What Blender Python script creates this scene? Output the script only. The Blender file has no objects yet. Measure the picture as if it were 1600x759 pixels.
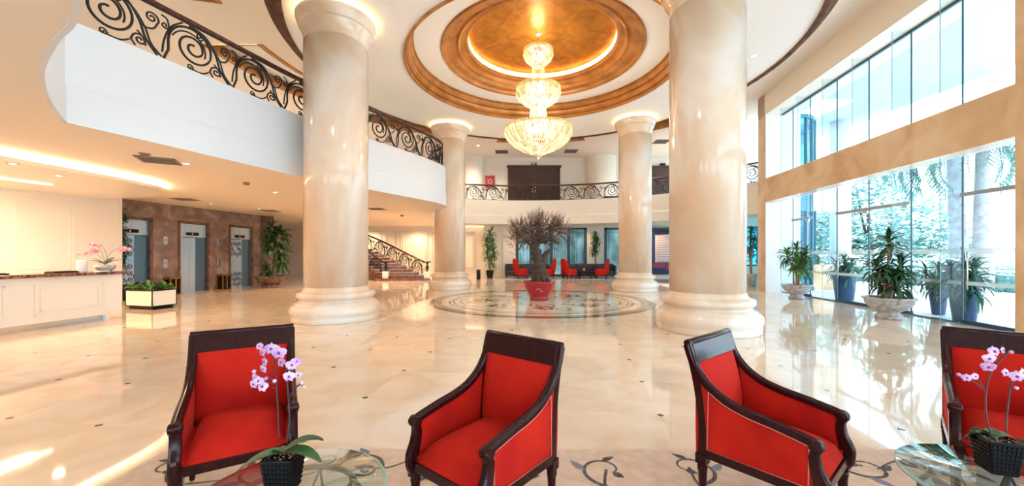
import bpy, math, random
from mathutils import Vector, Matrix
from mathutils.geometry import tessellate_polygon
PI=math.pi; R=math.radians
sin,cos=math.sin,math.cos
S=bpy.context.scene; COL=S.collection
# ---------------------------------------------------------------- camera
cam=bpy.data.objects.new('camera',bpy.data.cameras.new('camera')); COL.objects.link(cam)
cam.location=(0,0,1.5); cam.rotation_euler=(PI/2,0,0)
cam.data.sensor_width=36; cam.data.lens=13.5; cam.data.shift_y=17.5/1600
cam.data.clip_start=.05; cam.data.clip_end=400
S.camera=cam
# ---------------------------------------------------------------- world, sun, exposure
w=bpy.data.worlds.new('world'); S.world=w; w.use_nodes=True
nt=w.node_tree; nt.nodes.clear()
wo=nt.nodes.new('ShaderNodeOutputWorld'); bg=nt.nodes.new('ShaderNodeBackground')
bg.inputs[0].default_value=(.70,.86,1,1); bg.inputs[1].default_value=3.2
nt.links.new(bg.outputs[0],wo.inputs[0])
def light(name,kind,loc,energy,color=(1,1,1),size=.1,rot=(0,0,0),**k):
    l=bpy.data.lights.new(name,kind); l.energy=energy; l.color=color
    if kind=='AREA': l.size=size
    elif kind=='SUN': l.angle=size
    else: l.shadow_soft_size=size
    for a,b in k.items(): setattr(l,a,b)
    o=bpy.data.objects.new(name,l); COL.objects.link(o); o.location=loc; o.rotation_euler=rot
    return o
light('sun','SUN',(30,10,30),5.0,(1,.96,.9),R(2),(0,R(29),R(-20)))
S.view_settings.view_transform='Standard'; S.view_settings.look='None'
S.view_settings.exposure=1.0; S.view_settings.gamma=1; S.view_settings.use_curve_mapping=False
WARM=(1,.69,.43); NEUT=(1,.88,.74)
CX,CY=.9,11.7           # centre of the round hall
# ---------------------------------------------------------------- materials
MATS={}
def pr(name,col,rough=.5,metal=0,**k):
    if name in MATS: return MATS[name]
    m=bpy.data.materials.new(name); m.use_nodes=True; b=m.node_tree.nodes['Principled BSDF']
    b.inputs['Base Color'].default_value=(*col,1); b.inputs['Roughness'].default_value=rough; b.inputs['Metallic'].default_value=metal
    for a,v in k.items():
        a=a.replace('_',' ')
        b.inputs[a].default_value=v
    MATS[name]=m; return m
def noisy(name,cols,scale=2,rough=.5,detail=5,dist=0,metal=0,bump=0,stretch=(1,1,1),lo=.35,hi=.65,rot=(0,0,0),**k):
    """procedural two to four colour noise material"""
    m=pr(name,cols[0],rough,metal,**k); n=m.node_tree; b=n.nodes['Principled BSDF']
    tc=n.nodes.new('ShaderNodeTexCoord'); mp=n.nodes.new('ShaderNodeMapping'); mp.inputs['Scale'].default_value=stretch; mp.inputs['Rotation'].default_value=rot
    no=n.nodes.new('ShaderNodeTexNoise'); no.inputs['Scale'].default_value=scale; no.inputs['Detail'].default_value=detail; no.inputs['Distortion'].default_value=dist
    cr=n.nodes.new('ShaderNodeValToRGB'); e=cr.color_ramp.elements
    e[0].position=lo; e[0].color=(*cols[0],1); e[1].position=hi; e[1].color=(*cols[-1],1)
    for i,c in enumerate(cols[1:-1]):
        x=e.new(lo+(hi-lo)*(i+1)/(len(cols)-1)); x.color=(*c,1)
    n.links.new(tc.outputs['Object'],mp.inputs[0]); n.links.new(mp.outputs[0],no.inputs['Vector']); n.links.new(no.outputs[0],cr.inputs[0]); n.links.new(cr.outputs[0],b.inputs['Base Color'])
    if bump:
        bp=n.nodes.new('ShaderNodeBump'); bp.inputs['Strength'].default_value=bump; bp.inputs['Distance'].default_value=.01
        n.links.new(no.outputs[0],bp.inputs['Height']); n.links.new(bp.outputs[0],b.inputs['Normal'])
    return m
def emis(name,col,st):
    m=bpy.data.materials.new(name); m.use_nodes=True; b=m.node_tree.nodes['Principled BSDF']
    b.inputs['Base Color'].default_value=(*col,1); b.inputs['Emission Color'].default_value=(*col,1); b.inputs['Emission Strength'].default_value=st
    MATS[name]=m; return m
def glassmat(name,tint,refl=1.0,rough=0.0):
    m=bpy.data.materials.new(name); m.use_nodes=True; n=m.node_tree; n.nodes.clear()
    o=n.nodes.new('ShaderNodeOutputMaterial'); mx=n.nodes.new('ShaderNodeMixShader'); t=n.nodes.new('ShaderNodeBsdfTransparent'); g=n.nodes.new('ShaderNodeBsdfGlossy')
    f=n.nodes.new('ShaderNodeLayerWeight'); g.inputs['Roughness'].default_value=rough
    pw=n.nodes.new('ShaderNodeMath'); pw.operation='POWER'; pw.inputs[1].default_value=4.5; n.links.new(f.outputs['Facing'],pw.inputs[0])
    mu=n.nodes.new('ShaderNodeMath'); mu.operation='MULTIPLY_ADD'; mu.inputs[1].default_value=.6*refl; mu.inputs[2].default_value=.02*refl
    t.inputs[0].default_value=(*tint,1)
    n.links.new(pw.outputs[0],mu.inputs[0]); n.links.new(mu.outputs[0],mx.inputs[0]); n.links.new(t.outputs[0],mx.inputs[1]); n.links.new(g.outputs[0],mx.inputs[2]); n.links.new(mx.outputs[0],o.inputs[0])
    MATS[name]=m; return m
def leafmat(name,c1,c2,trans=.15):
    m=noisy(name,[c1,c2],6,.42,3); b=m.node_tree.nodes['Principled BSDF']
    b.inputs['Transmission Weight'].default_value=0; b.inputs['Subsurface Weight'].default_value=0
    return m

def sheer(name,c1,c2):
    m=noisy(name,[c1,c2],1.2,.9,4,stretch=(1,1,.6)); n=m.node_tree; b=n.nodes['Principled BSDF']; o=[x for x in n.nodes if x.type=='OUTPUT_MATERIAL'][0]
    t=n.nodes.new('ShaderNodeBsdfTranslucent'); mx=n.nodes.new('ShaderNodeMixShader'); mx.inputs[0].default_value=.75
    n.links.new(b.inputs['Base Color'].links[0].from_socket,t.inputs[0]); n.links.new(b.outputs[0],mx.inputs[1]); n.links.new(t.outputs[0],mx.inputs[2]); n.links.new(mx.outputs[0],o.inputs[0]); return m
def floor_material():
    m=pr('polished_marble_floor',(.8,.68,.52),.05); n=m.node_tree; L=n.links; b=n.nodes['Principled BSDF']
    def M(op,a,bb=None,c=None):
        x=n.nodes.new('ShaderNodeMath'); x.operation=op
        for i,v in enumerate((a,bb,c)):
            if v is None: continue
            if isinstance(v,(int,float)): x.inputs[i].default_value=v
            else: L.new(v,x.inputs[i])
        return x.outputs[0]
    tc=n.nodes.new('ShaderNodeTexCoord'); sp=n.nodes.new('ShaderNodeSeparateXYZ'); L.new(tc.outputs['Object'],sp.inputs[0])
    x=sp.outputs[0]; y=M('SUBTRACT',sp.outputs[1],7.63)
    ca,sa=.989,.148
    u=M('DIVIDE',M('SUBTRACT',M('MULTIPLY',x,ca),M('MULTIPLY',y,sa)),.985)
    v=M('DIVIDE',M('ADD',M('MULTIPLY',x,sa),M('MULTIPLY',y,ca)),.95)
    du=M('ABSOLUTE',M('SUBTRACT',M('FRACT',M('ADD',u,.5)),.5)); dv=M('ABSOLUTE',M('SUBTRACT',M('FRACT',M('ADD',v,.5)),.5))
    dot=M('LESS_THAN',M('ADD',du,dv),.036)
    jn=M('LESS_THAN',M('MINIMUM',du,dv),.0022)
    cb=n.nodes.new('ShaderNodeCombineXYZ'); L.new(M('FLOOR',u),cb.inputs[0]); L.new(M('FLOOR',v),cb.inputs[1])
    wn=n.nodes.new('ShaderNodeTexWhiteNoise'); L.new(cb.outputs[0],wn.inputs[0])
    add=n.nodes.new('ShaderNodeVectorMath'); add.operation='MULTIPLY_ADD'; L.new(wn.outputs['Color'],add.inputs[0]); add.inputs[1].default_value=(7,7,7); L.new(tc.outputs['Object'],add.inputs[2])
    no=n.nodes.new('ShaderNodeTexNoise'); no.inputs['Scale'].default_value=1.6; no.inputs['Detail'].default_value=7; no.inputs['Distortion'].default_value=1.2; L.new(add.outputs[0],no.inputs['Vector'])
    cr=n.nodes.new('ShaderNodeValToRGB'); e=cr.color_ramp.elements; e[0].position=.3; e[0].color=(.74,.56,.40,1); e[1].position=.62; e[1].color=(.82,.69,.55,1)
    k=e.new(.46); k.color=(.78,.63,.48,1); L.new(no.outputs[0],cr.inputs[0])
    def mix(f,a,col,blend='MIX'):
        q=n.nodes.new('ShaderNodeMix'); q.data_type='RGBA'; q.blend_type=blend
        if isinstance(f,(int,float)): q.inputs[0].default_value=f
        else: L.new(f,q.inputs[0])
        L.new(a,q.inputs[6])
        if isinstance(col,tuple): q.inputs[7].default_value=col
        else: L.new(col,q.inputs[7])
        return q.outputs[2]
    c=mix(M('MULTIPLY',wn.outputs['Value'],.10),cr.outputs[0],(.62,.46,.33,1))
    c=mix(M('MULTIPLY',jn,.35),c,(.45,.33,.22,1)); c=mix(dot,c,(.03,.02,.02,1))
    L.new(c,b.inputs['Base Color']); b.inputs['Roughness'].default_value=.045; b.inputs['IOR'].default_value=1.7
    return m

FLOOR=floor_material()
COLM=noisy('column_marble',[(.74,.52,.34),(.79,.63,.48),(.86,.78,.69)],.85,.13,7,.7,stretch=(1,1,.5),lo=.36,hi=.62)
BEAMM=noisy('beige_marble_cladding',[(.66,.42,.24),(.78,.53,.32),(.84,.62,.42)],.9,.2,5,.8)
BROWN=noisy('brown_marble',[(.17,.105,.08),(.24,.16,.13),(.38,.29,.24)],1.8,.14,9,1.2,lo=.28,hi=.75)
DARKM=noisy('dark_marble',[(.05,.02,.015),(.2,.09,.06),(.35,.2,.14)],9,.12,8,1.5)
GREYM=noisy('veined_grey_marble',[(.30,.29,.30),(.50,.48,.47),(.62,.60,.58)],4,.25,6,2)
WHITE=pr('white_plaster',(.83,.83,.82),.6); CREAM=pr('cream_plaster',(.84,.77,.67),.6); CEIL=pr('ceiling_paint',(.84,.80,.76),.7)
WARMC=pr('warm_ceiling_paint',(.82,.72,.6),.7)
PANEL=pr('cream_lacquer',(.86,.80,.70),.32)
DISC=pr('ceiling_white',(.93,.91,.89),.75)
UPC=pr('upper_ceiling_paint',(.82,.72,.64),.8)
TRIM=noisy('bronzed_gold_trim',[(.36,.14,.035),(.48,.20,.05),(.56,.25,.075)],2,.34,5,.4,metal=.3)
DOME=noisy('gold_leaf',[(.36,.13,.012),(.48,.19,.02),(.58,.25,.03)],2.4,.38,8,1.2,metal=.45,lo=.3,hi=.7)
DKTRIM=noisy('dark_walnut_trim',[(.06,.02,.008),(.17,.065,.025)],4,.6,5,.5,Specular_IOR_Level=.2)
WOOD=noisy('mahogany',[(.022,.004,.005),(.036,.007,.007)],9,.18,6,.4,stretch=(6,6,1),Coat_Weight=.08,Coat_Roughness=.05,Specular_IOR_Level=.22)
RAILW=noisy('mahogany_handrail',[(.05,.012,.008),(.14,.03,.02)],9,.22,5,.4)
RED=noisy('red_velvet',[(.44,.008,.004),(.60,.018,.006)],2.5,.85,4,.5,Sheen_Weight=.12,Sheen_Roughness=.4,bump=.05,Specular_IOR_Level=.2)
RED.node_tree.nodes['Principled BSDF'].inputs['Sheen Tint'].default_value=(1,.25,.15,1)
PIPE=pr('pink_piping',(.8,.25,.22),.6)
IRON=pr('black_wrought_iron',(.018,.013,.012),.4,.3)
BRONZ=pr('grey_bronze_iron',(.19,.17,.14),.45,.6)
STEEL=noisy('brushed_steel',[(.46,.62,.76),(.56,.72,.84)],1.2,.2,3,0,metal=.5,stretch=(6,6,.3)); 
STEELD=pr('dark_steel',(.13,.22,.29),.22,.6); ETCH=pr('etched_scroll',(.05,.08,.1),.35,.4)
CHROME=pr('satin_chrome',(.7,.72,.72),.22,.9)
GLASS=glassmat('clear_glass',(.92,.975,1),.9)
GLASSB=glassmat('blue_tinted_glass',(.45,.78,.88),1.0)
FROST=pr('frosted_band',(.85,.95,.97),.5,Alpha=.5)
SIL=pr('dark_teal_joint',(.03,.10,.13),.3)
TTOP=glassmat('table_glass',(.84,.94,.92),2.6)
TEDGE=pr('green_glass_edge',(.45,.68,.62),.08,Alpha=.75)
BLACKP=pr('black_plastic',(.010,.010,.011),.4,Specular_IOR_Level=.25); BLK=pr('black_lacquer',(.005,.005,.006),.25,Specular_IOR_Level=.2)
TERR=noisy('pale_terrace_stone',[(.62,.64,.66),(.78,.8,.82)],1,.5,5); 
SOIL=noisy('soil',[(.06,.035,.02),(.16,.10,.06)],25,.9,5); CHIPS=noisy('bark_chips',[(.2,.12,.07),(.62,.48,.34)],60,.9,6)
BARK=noisy('grey_bark',[(.035,.022,.015),(.13,.09,.065)],14,.8,8,1,bump=.8,stretch=(3,3,.6)); TWIG=noisy('pinkish_twig',[(.09,.05,.035),(.28,.17,.13)],3,.8,3)
CANE=noisy('tan_cane',[(.3,.17,.08),(.5,.33,.2)],12,.7,4)
LEAF=leafmat('dark_green_leaf',(.012,.05,.018),(.05,.15,.04)); LEAF2=leafmat('mid_green_leaf',(.03,.12,.03),(.14,.33,.07)); LEAFO=leafmat('garden_leaf',(.02,.10,.07),(.10,.26,.16))
LEAFT=leafmat('blue_green_foliage',(.05,.18,.17),(.20,.42,.36))
REDP=pr('red_glazed_pot',(.42,.02,.03),.3); BLUEP=pr('blue_glazed_pot',(.005,.045,.12),.3)
PINK=noisy('lilac_petal',[(.5,.22,.55),(.86,.66,.86)],18,.5,3); HOTP=noisy('pink_petal',[(.75,.12,.2),(.9,.45,.45)],30,.5,3); LIP=pr('purple_lip',(.28,.04,.3),.5)
STEM=pr('plum_stem',(.06,.025,.03),.5); GSTEM=pr('green_stem',(.1,.2,.05),.5)
CRYST=emis('lit_crystal',(.80,.70,.42),.30); CRY2=pr('clear_crystal',(.6,.53,.36),.05,Emission_Color=(1,.83,.45,1),Emission_Strength=.05,Alpha=.8)
GOLD=pr('polished_gold',(.8,.5,.15),.2,1)
COVE=emis('cove_lamp',(1,.72,.36),5); HALO=emis('halo_lamp',(1,.82,.34),6); LAMP=emis('lamp_lens',(1,.86,.62),4); SLOT=emis('slot_lamp',(1,.84,.5),5)
RUGM=noisy('cream_wool',[(.60,.45,.34),(.70,.54,.42)],12,.95,6); RUGD=noisy('dark_wool',[(.05,.045,.05),(.16,.13,.12)],20,.95,4); RUGB=pr('grey_blue_wool',(.2,.22,.27),.95)
INB=pr('brown_inlay',(.16,.09,.05),.05,IOR=1.7); INR=pr('red_inlay',(.35,.06,.04),.05,IOR=1.7); ING=pr('green_black_inlay',(.05,.06,.045),.05,IOR=1.7); INC=noisy('cream_inlay',[(.72,.58,.42),(.84,.74,.6)],3,.05,5,IOR=1.7)
SOFA=noisy('dark_leather',[(.02,.012,.014),(.05,.03,.035)],5,.35,4); WDOOR=noisy('dark_wood_door',[(.045,.018,.013),(.08,.035,.026)],4,.4,5,stretch=(8,8,1))
SHEER=pr('frosted_window',(.30,.52,.56),.3,Transmission_Weight=0,Emission_Color=(.25,.62,.72,1),Emission_Strength=.0)
FRAMED=pr('dark_blue_frame',(.02,.05,.07),.3); RUGL=pr('pale_grey_rug',(.55,.52,.52),.95)
VENTM=pr('vent_grey',(.25,.2,.17),.6); VENTD=pr('vent_dark',(.05,.035,.03),.7)
# ---------------------------------------------------------------- mesh builder
class MB:
    def __init__(s,M=None): s.v=[]; s.f=[]; s.m=[]; s.sm=[]; s.mats=[]; s.M=M or Matrix(); s.cur=0
    def mat(s,m):
        if m not in s.mats: s.mats.append(m)
        s.cur=s.mats.index(m); return s
    def add(s,vs,fs,smooth=False,M=None):
        o=len(s.v); T=s.M@M if M else s.M
        if T.determinant()<0: fs=[tuple(reversed(f)) for f in fs]
        s.v+=[tuple(T@Vector(p)) for p in vs]
        for f in fs: s.f.append([i+o for i in f]); s.m.append(s.cur); s.sm.append(smooth)
        return s
    def bx(s,x0,x1,y0,y1,z0,z1,M=None):
        return s.add([(x0,y0,z0),(x1,y0,z0),(x1,y1,z0),(x0,y1,z0),(x0,y0,z1),(x1,y0,z1),(x1,y1,z1),(x0,y1,z1)],
              [(0,3,2,1),(4,5,6,7),(0,1,5,4),(1,2,6,5),(2,3,7,6),(3,0,4,7)],False,M)
    def cb(s,c,d,M=None): return s.bx(c[0]-d[0]/2,c[0]+d[0]/2,c[1]-d[1]/2,c[1]+d[1]/2,c[2]-d[2]/2,c[2]+d[2]/2,M)
    def taper(s,c,z0,z1,a,b,M=None):   # square frustum half sizes a (bottom), b(top)
        x,y=c
        return s.add([(x-a,y-a,z0),(x+a,y-a,z0),(x+a,y+a,z0),(x-a,y+a,z0),(x-b,y-b,z1),(x+b,y-b,z1),(x+b,y+b,z1),(x-b,y+b,z1)],
              [(0,3,2,1),(4,5,6,7),(0,1,5,4),(1,2,6,5),(2,3,7,6),(3,0,4,7)],False,M)
    def lathe(s,prof,n=32,c=(0,0,0),smooth=True,M=None,wob=None):
        vs=[];fs=[]
        for (r,z) in prof:
            for k in range(n):
                a=2*PI*k/n; rr=r*(wob(a,z) if wob else 1)
                vs.append((c[0]+rr*cos(a),c[1]+rr*sin(a),c[2]+z))
        for i in range(len(prof)-1):
            for k in range(n):
                k2=(k+1)%n; fs.append((i*n+k,i*n+k2,(i+1)*n+k2,(i+1)*n+k))
        if prof[0][0]>1e-4: fs.append(tuple(reversed(range(n))))
        if prof[-1][0]>1e-4: fs.append(tuple(range((len(prof)-1)*n,len(prof)*n)))
        return s.add(vs,fs,smooth,M)
    def ring(s,prof,n=96,c=(0,0),a0=0,a1=2*PI,closed_prof=False,smooth=True):
        """open surface of revolution (no caps)"""
        vs=[];fs=[];full=abs(a1-a0-2*PI)<1e-6; m=n if full else n+1; P=len(prof)
        for (r,z) in prof:
            for k in range(m):
                a=a0+(a1-a0)*k/n; vs.append((c[0]+r*cos(a),c[1]+r*sin(a),z))
        for i in range(P if closed_prof else P-1):
            j=(i+1)%P
            for k in range(n):
                k2=(k+1)%m if full else k+1
                fs.append((i*m+k,i*m+k2,j*m+k2,j*m+k))
        if closed_prof and not full:
            fs.append(tuple(i*m for i in range(P))); fs.append(tuple(i*m+m-1 for i in reversed(range(P))))
        return s.add(vs,fs,smooth)
    def tube(s,pts,r,n=6,cap=True,flat=1.0,smooth=True):
        pts=[Vector(p) for p in pts]; N=len(pts); rs=r if isinstance(r,(list,tuple)) else [r]*N
        vs=[];fs=[];up=None
        for i,p in enumerate(pts):
            t=(pts[min(i+1,N-1)]-pts[max(i-1,0)])
            if t.length<1e-9: t=Vector((0,0,1))
            t.normalize()
            if up is None:
                up=Vector((0,0,1)) if abs(t.z)<.9 else Vector((1,0,0))
            u=(up-t*up.dot(t))
            if u.length<1e-6: u=t.orthogonal()
            u.normalize(); w_=t.cross(u); up=u
            for k in range(n):
                a=2*PI*(k+.5)/n; vs.append(p+(u*cos(a)+w_*sin(a)*flat)*rs[i])
        for i in range(N-1):
            for k in range(n):
                k2=(k+1)%n; fs.append((i*n+k,i*n+k2,(i+1)*n+k2,(i+1)*n+k))
        if cap: fs.append(tuple(reversed(range(n)))); fs.append(tuple(range((N-1)*n,N*n)))
        return s.add(vs,fs,smooth)
    def prism(s,poly,z0,z1,M=None):
        n=len(poly); vs=[(x,y,z0) for x,y in poly]+[(x,y,z1) for x,y in poly]
        tri=tessellate_polygon([[Vector((x,y,0)) for x,y in poly]])
        fs=[tuple(t) for t in tri]+[tuple(i+n for i in reversed(t)) for t in tri]+[(i,(i+1)%n,(i+1)%n+n,i+n) for i in range(n)]
        return s.add(vs,fs,False,M)
    def ball(s,c,r,n=10,M=None):
        r=(r,r,r) if isinstance(r,(int,float)) else r; h=max(5,n//2)
        vs=[(c[0],c[1],c[2]-r[2])];fs=[]
        for i in range(1,h):
            a=-PI/2+PI*i/h
            for k in range(n): vs.append((c[0]+r[0]*cos(a)*cos(2*PI*k/n),c[1]+r[1]*cos(a)*sin(2*PI*k/n),c[2]+r[2]*sin(a)))
        vs.append((c[0],c[1],c[2]+r[2])); T=len(vs)-1
        for k in range(n):
            k2=(k+1)%n; fs.append((0,1+k2,1+k)); fs.append((T,T-n+k,T-n+k2))
            for i in range(h-2): fs.append((1+i*n+k,1+i*n+k2,1+(i+1)*n+k2,1+(i+1)*n+k))
        return s.add(vs,fs,True,M)
    def grid(s,P,smooth=True,thick=None):
        """P[i][j] points; optional thickness vector"""
        a=len(P);b=len(P[0]); vs=[p for r_ in P for p in r_]
        fs=[(i*b+j,(i+1)*b+j,(i+1)*b+j+1,i*b+j+1) for i in range(a-1) for j in range(b-1)]
        if thick is not None:
            T=Vector(thick); n=len(vs); vs=vs+[tuple(Vector(p)+T) for p in vs]
            fs+= [tuple(n+i for i in reversed(f)) for f in list(fs)]
            rim=[j for j in range(b)]+[i*b+b-1 for i in range(1,a)]+[(a-1)*b+j for j in range(b-2,-1,-1)]+[i*b for i in range(a-2,0,-1)]
            fs+=[(rim[i],rim[(i+1)%len(rim)],rim[(i+1)%len(rim)]+n,rim[i]+n) for i in range(len(rim))]
        return s.add(vs,fs,smooth)
    def build(s,name,m=None,parent=None,bevel=0,sub=0,loc=None,recalc=False,seg=2):
        me=bpy.data.meshes.new(name); me.from_pydata(s.v,[],s.f)
        ms=s.mats if s.mats else [m]
        for x in ms: me.materials.append(x)
        if s.mats: me.polygons.foreach_set('material_index',s.m)
        me.polygons.foreach_set('use_smooth',s.sm); me.update()
        o=bpy.data.objects.new(name,me); COL.objects.link(o)
        if parent: o.parent=parent
        if loc: o.location=loc
        if bevel:
            b=o.modifiers.new('bevel','BEVEL'); b.width=bevel; b.segments=seg; b.limit_method='ANGLE'; b.angle_limit=R(40)
        if sub:
            b=o.modifiers.new('sub','SUBSURF'); b.levels=sub; b.render_levels=sub
        return o
def tag(o,label=None,cat=None,group=None,kind=None):
    if label: o['label']=label
    if cat: o['category']=cat
    if group: o['group']=group
    if kind: o['kind']=kind
    return o
def thing(name,label,cat,loc=(0,0,0),rz=0,group=None):
    o=bpy.data.objects.new(name,None); COL.objects.link(o); o.empty_display_size=.1
    o.location=loc; o.rotation_euler=(0,0,rz); return tag(o,label,cat,group)
def dup(root,loc,rz,label,group=None):
    r=root.copy(); COL.objects.link(r); r.location=loc; r.rotation_euler=(0,0,rz); r['label']=label
    if group: r['group']=group
    for ch in list(root.children):
        c=ch.copy(); COL.objects.link(c); c.parent=r
        for g in list(ch.children):
            d=g.copy(); COL.objects.link(d); d.parent=c
    return r
def struct(name,mb,m=None,label=None,**k):
    o=mb.build(name,m,**k); return tag(o,label,None,None,'structure')
def spline(pts,n=8):
    """Catmull-Rom through 2D/3D points"""
    P=[Vector(p) for p in pts]; out=[]
    for i in range(len(P)-1):
        a=P[max(i-1,0)];b=P[i];c=P[i+1];d=P[min(i+2,len(P)-1)]
        for k in range(n):
            t=k/n; out.append(.5*((2*b)+(c-a)*t+(2*a-5*b+4*c-d)*t*t+(3*b-a-3*c+d)*t**3))
    out.append(P[-1]); return out
def wallpieces(mb,L,z0,z1,th,ops):
    """wall along local x 0..L, thickness y 0..th, with rectangular openings (u0,u1,a,b)"""
    us=sorted({0,L,*[o[0] for o in ops],*[o[1] for o in ops]})
    for a,b in zip(us,us[1:]):
        o=[q for q in ops if q[0]<=a+1e-6 and q[1]>=b-1e-6]
        if not o: mb.bx(a,b,0,th,z0,z1)
        else:
            q=o[0]
            if q[2]>z0: mb.bx(a,b,0,th,z0,q[2])
            if q[3]<z1: mb.bx(a,b,0,th,q[3],z1)
def frameM(p0,p1):
    d=Vector((p1[0]-p0[0],p1[1]-p0[1],0)); a=math.atan2(d.y,d.x)
    return Matrix.Translation((p0[0],p0[1],0))@Matrix.Rotation(a,4,'Z'), d.length, a
# ================================================================ SETTING
ZL=3.35; ZU=4.80; ZD=7.05; ZO=7.9
def gx(y): return 10.73+.145*(y-15.5)     # glass plane
# floor
fp=[(-16,-5),(gx(-5),-5),(gx(15.6),15.6),(14,16),(14,25.6),(-16,25.6)]
mb=MB(); mb.prism(fp,-.3,0); struct('floor',mb,FLOOR)
# lower ceiling slab with the curved balcony edge
left=[(-1.0,-5),(-1.2,-2),(-1.5,.3),(-2.3,1.9),(-3.32,2.9),(-3.98,3.32),(-4.77,3.87),(-5.6,4.62),(-6.27,5.36)]
leftp=[tuple(v) for v in spline(left,5)]
mid=[(-6.27,5.36),(-5.97,6.25),(-5.62,7.35),(-5.36,8.2),(-4.98,9.3),(-4.12,10.95),(-3.39,12.33),(-2.90,13.37),(-2.60,14.3),(-2.60,14.95),(-2.85,15.5),(-3.2,15.9),(-3.45,16.6),(-3.62,17.4),(-3.9,18.8),(-4.25,20.8)]
midp=[tuple(v) for v in spline(mid,5)]
RA=11.9
a0=math.atan2(22.55-CY,-4.1-CX); a1=math.atan2(16.2-CY,math.sqrt(RA*RA-(16.2-CY)**2))
arcp=[(CX+RA*cos(a0+(a1-a0)*i/40),CY+RA*sin(a0+(a1-a0)*i/40)) for i in range(41)]
edge=leftp+midp[1:]+arcp
slab=edge+[(13.9,16.2),(13.9,25.6),(-16,25.6),(-16,-5)]
mb=MB(); mb.mat(WARMC); mb.prism(slab,ZL,ZL+.3); struct('ceiling',mb,WARMC)
mb=MB(); mb.mat(CREAM); mb.prism(slab,ZL+.3,ZU-.25); mb.build  # solid part of the slab (upper storey floor)
struct('floor',mb,CREAM)
def ribbon(pts,prof,flip=1):
    """sweep a (offset,z) closed profile along a 2D path"""
    P=[];n=len(pts)
    for i in range(n):
        t=Vector(pts[min(i+1,n-1)])-Vector(pts[max(i-1,0)]); t.normalize(); nn=Vector((t.y,-t.x))*flip
        P.append([(pts[i][0]+nn.x*o,pts[i][1]+nn.y*o,z) for o,z in prof])
    return P
def sweep(mb,pts,prof,flip=1,smooth=False):
    P=ribbon(pts,prof,flip); n=len(prof); vs=[p for r_ in P for p in r_]; fs=[]
    for i in range(len(P)-1):
        for j in range(n): fs.append((i*n+j,i*n+(j+1)%n,(i+1)*n+(j+1)%n,(i+1)*n+j))
    fs.append(tuple(reversed(range(n)))); fs.append(tuple((len(P)-1)*n+j for j in range(n)))
    mb.add(vs,fs,smooth)
fasc=[(0,ZL-.01),(.04,ZL-.01),(.04,ZL+.5),(.035,ZL+.51),(.035,ZL+.535),(.02,ZL+.55),(.02,ZU),(-.25,ZU),(-.25,ZL+.02),(0,ZL+.02)]
mb=MB(); sweep(mb,leftp,fasc); sweep(mb,midp,fasc); struct('wall_balcony',mb,pr('balcony_paint',(.70,.73,.76),.55))
mb=MB(); sweep(mb,[midp[-1]]+arcp,fasc); struct('wall_gallery',mb,CREAM)
# hanging round ceiling disc, recesses and dome
def annulus(mb,r0,r1,z,n=128): mb.ring([(r1,z),(r0,z)],n,(CX,CY))
mb=MB(); annulus(mb,4.0,6.82,ZD); mb.ring([(6.82,ZD),(6.82,ZD+.45)],128,(CX,CY)); mb.ring([(6.82,ZD+.45),(4.0,ZD+.6)],128,(CX,CY)); struct('ceiling',mb,DISC)
mb=MB(); annulus(mb,2.95,3.82,ZD+.5); mb.ring([(3.82,ZD+.5),(3.9,ZD+.6),(2.9,ZD+.62)],128,(CX,CY)); struct('ceiling',mb,DISC)
def ridged(r0,z0,r1,z1,steps):
    """moulded profile from (r0,z0) to (r1,z1)"""
    out=[]; 
    for i in range(steps):
        t=i/steps; t2=(i+.55)/steps; t3=(i+.8)/steps
        out.append((r0+(r1-r0)*t,z0+(z1-z0)*t)); out.append((r0+(r1-r0)*t2,z0+(z1-z0)*(t+.12/steps))); out.append((r0+(r1-r0)*t3,z0+(z1-z0)*(t+.55/steps)))
    out.append((r1,z1)); return out
mb=MB(); mb.ring([(4.06,ZD-.01),(4.06,ZD-.04),(3.99,ZD-.04),(3.99,ZD+.03),(4.03,ZD+.04),(4.03,ZD+.07),(3.96,ZD+.09),(3.90,ZD+.15),(3.88,ZD+.22),(3.95,ZD+.24),(3.95,ZD+.27),(3.89,ZD+.30),(3.83,ZD+.37),(3.82,ZD+.42),(3.88,ZD+.44),(3.86,ZD+.47),(3.78,ZD+.5)],240,(CX,CY),smooth=False); struct('trim_1',mb,TRIM)
mb=MB(); mb.ring([(3.03,ZD+.5),(3.0,ZD+.45),(2.9,ZD+.47),(2.86,ZD+.54),(2.68,ZD+.56),(2.62,ZD+.66),(2.56,ZD+.68),(2.52,ZD+.62),(2.47,ZD+.66),(2.44,ZD+.75),(2.34,ZD+.76),(2.27,ZD+.74),(2.22,ZD+.78),(2.22,ZD+.84),(2.5,ZD+.86)],240,(CX,CY),smooth=False); struct('trim_2',mb,TRIM)
mb=MB(); mb.ring([(2.42,ZD+.90),(2.38,ZD+.96),(2.2,ZD+.98)],128,(CX,CY)); struct('trim_3',mb,emis('dome_cove_lamp',(1,.68,.3),2.2))
mb=MB(); mb.ring([(2.55,ZD+.86),(2.55,ZD+1.0),(2.3,ZD+1.07),(1.4,ZD+1.13),(.6,ZD+1.16),(.01,ZD+1.17)],128,(CX,CY)); struct('ceiling',mb,DOME)
mb=MB(); mb.ring([(6.80,ZD),(6.80,ZD-.05),(6.9,ZD-.05),(6.93,ZD+.02),(7.0,ZD+.05),(7.03,ZD+.12),(7.1,ZD+.15),(7.13,ZD+.24),(7.2,ZD+.28),(7.2,ZD+.32),(6.8,ZD+.34)],240,(CX,CY),smooth=False); struct('trim_4',mb,DKTRIM)
mb=MB(); mb.ring([(6.86,ZD+.40),(6.86,ZD+.44)],128,(CX,CY)); struct('trim_5',mb,COVE)
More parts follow.
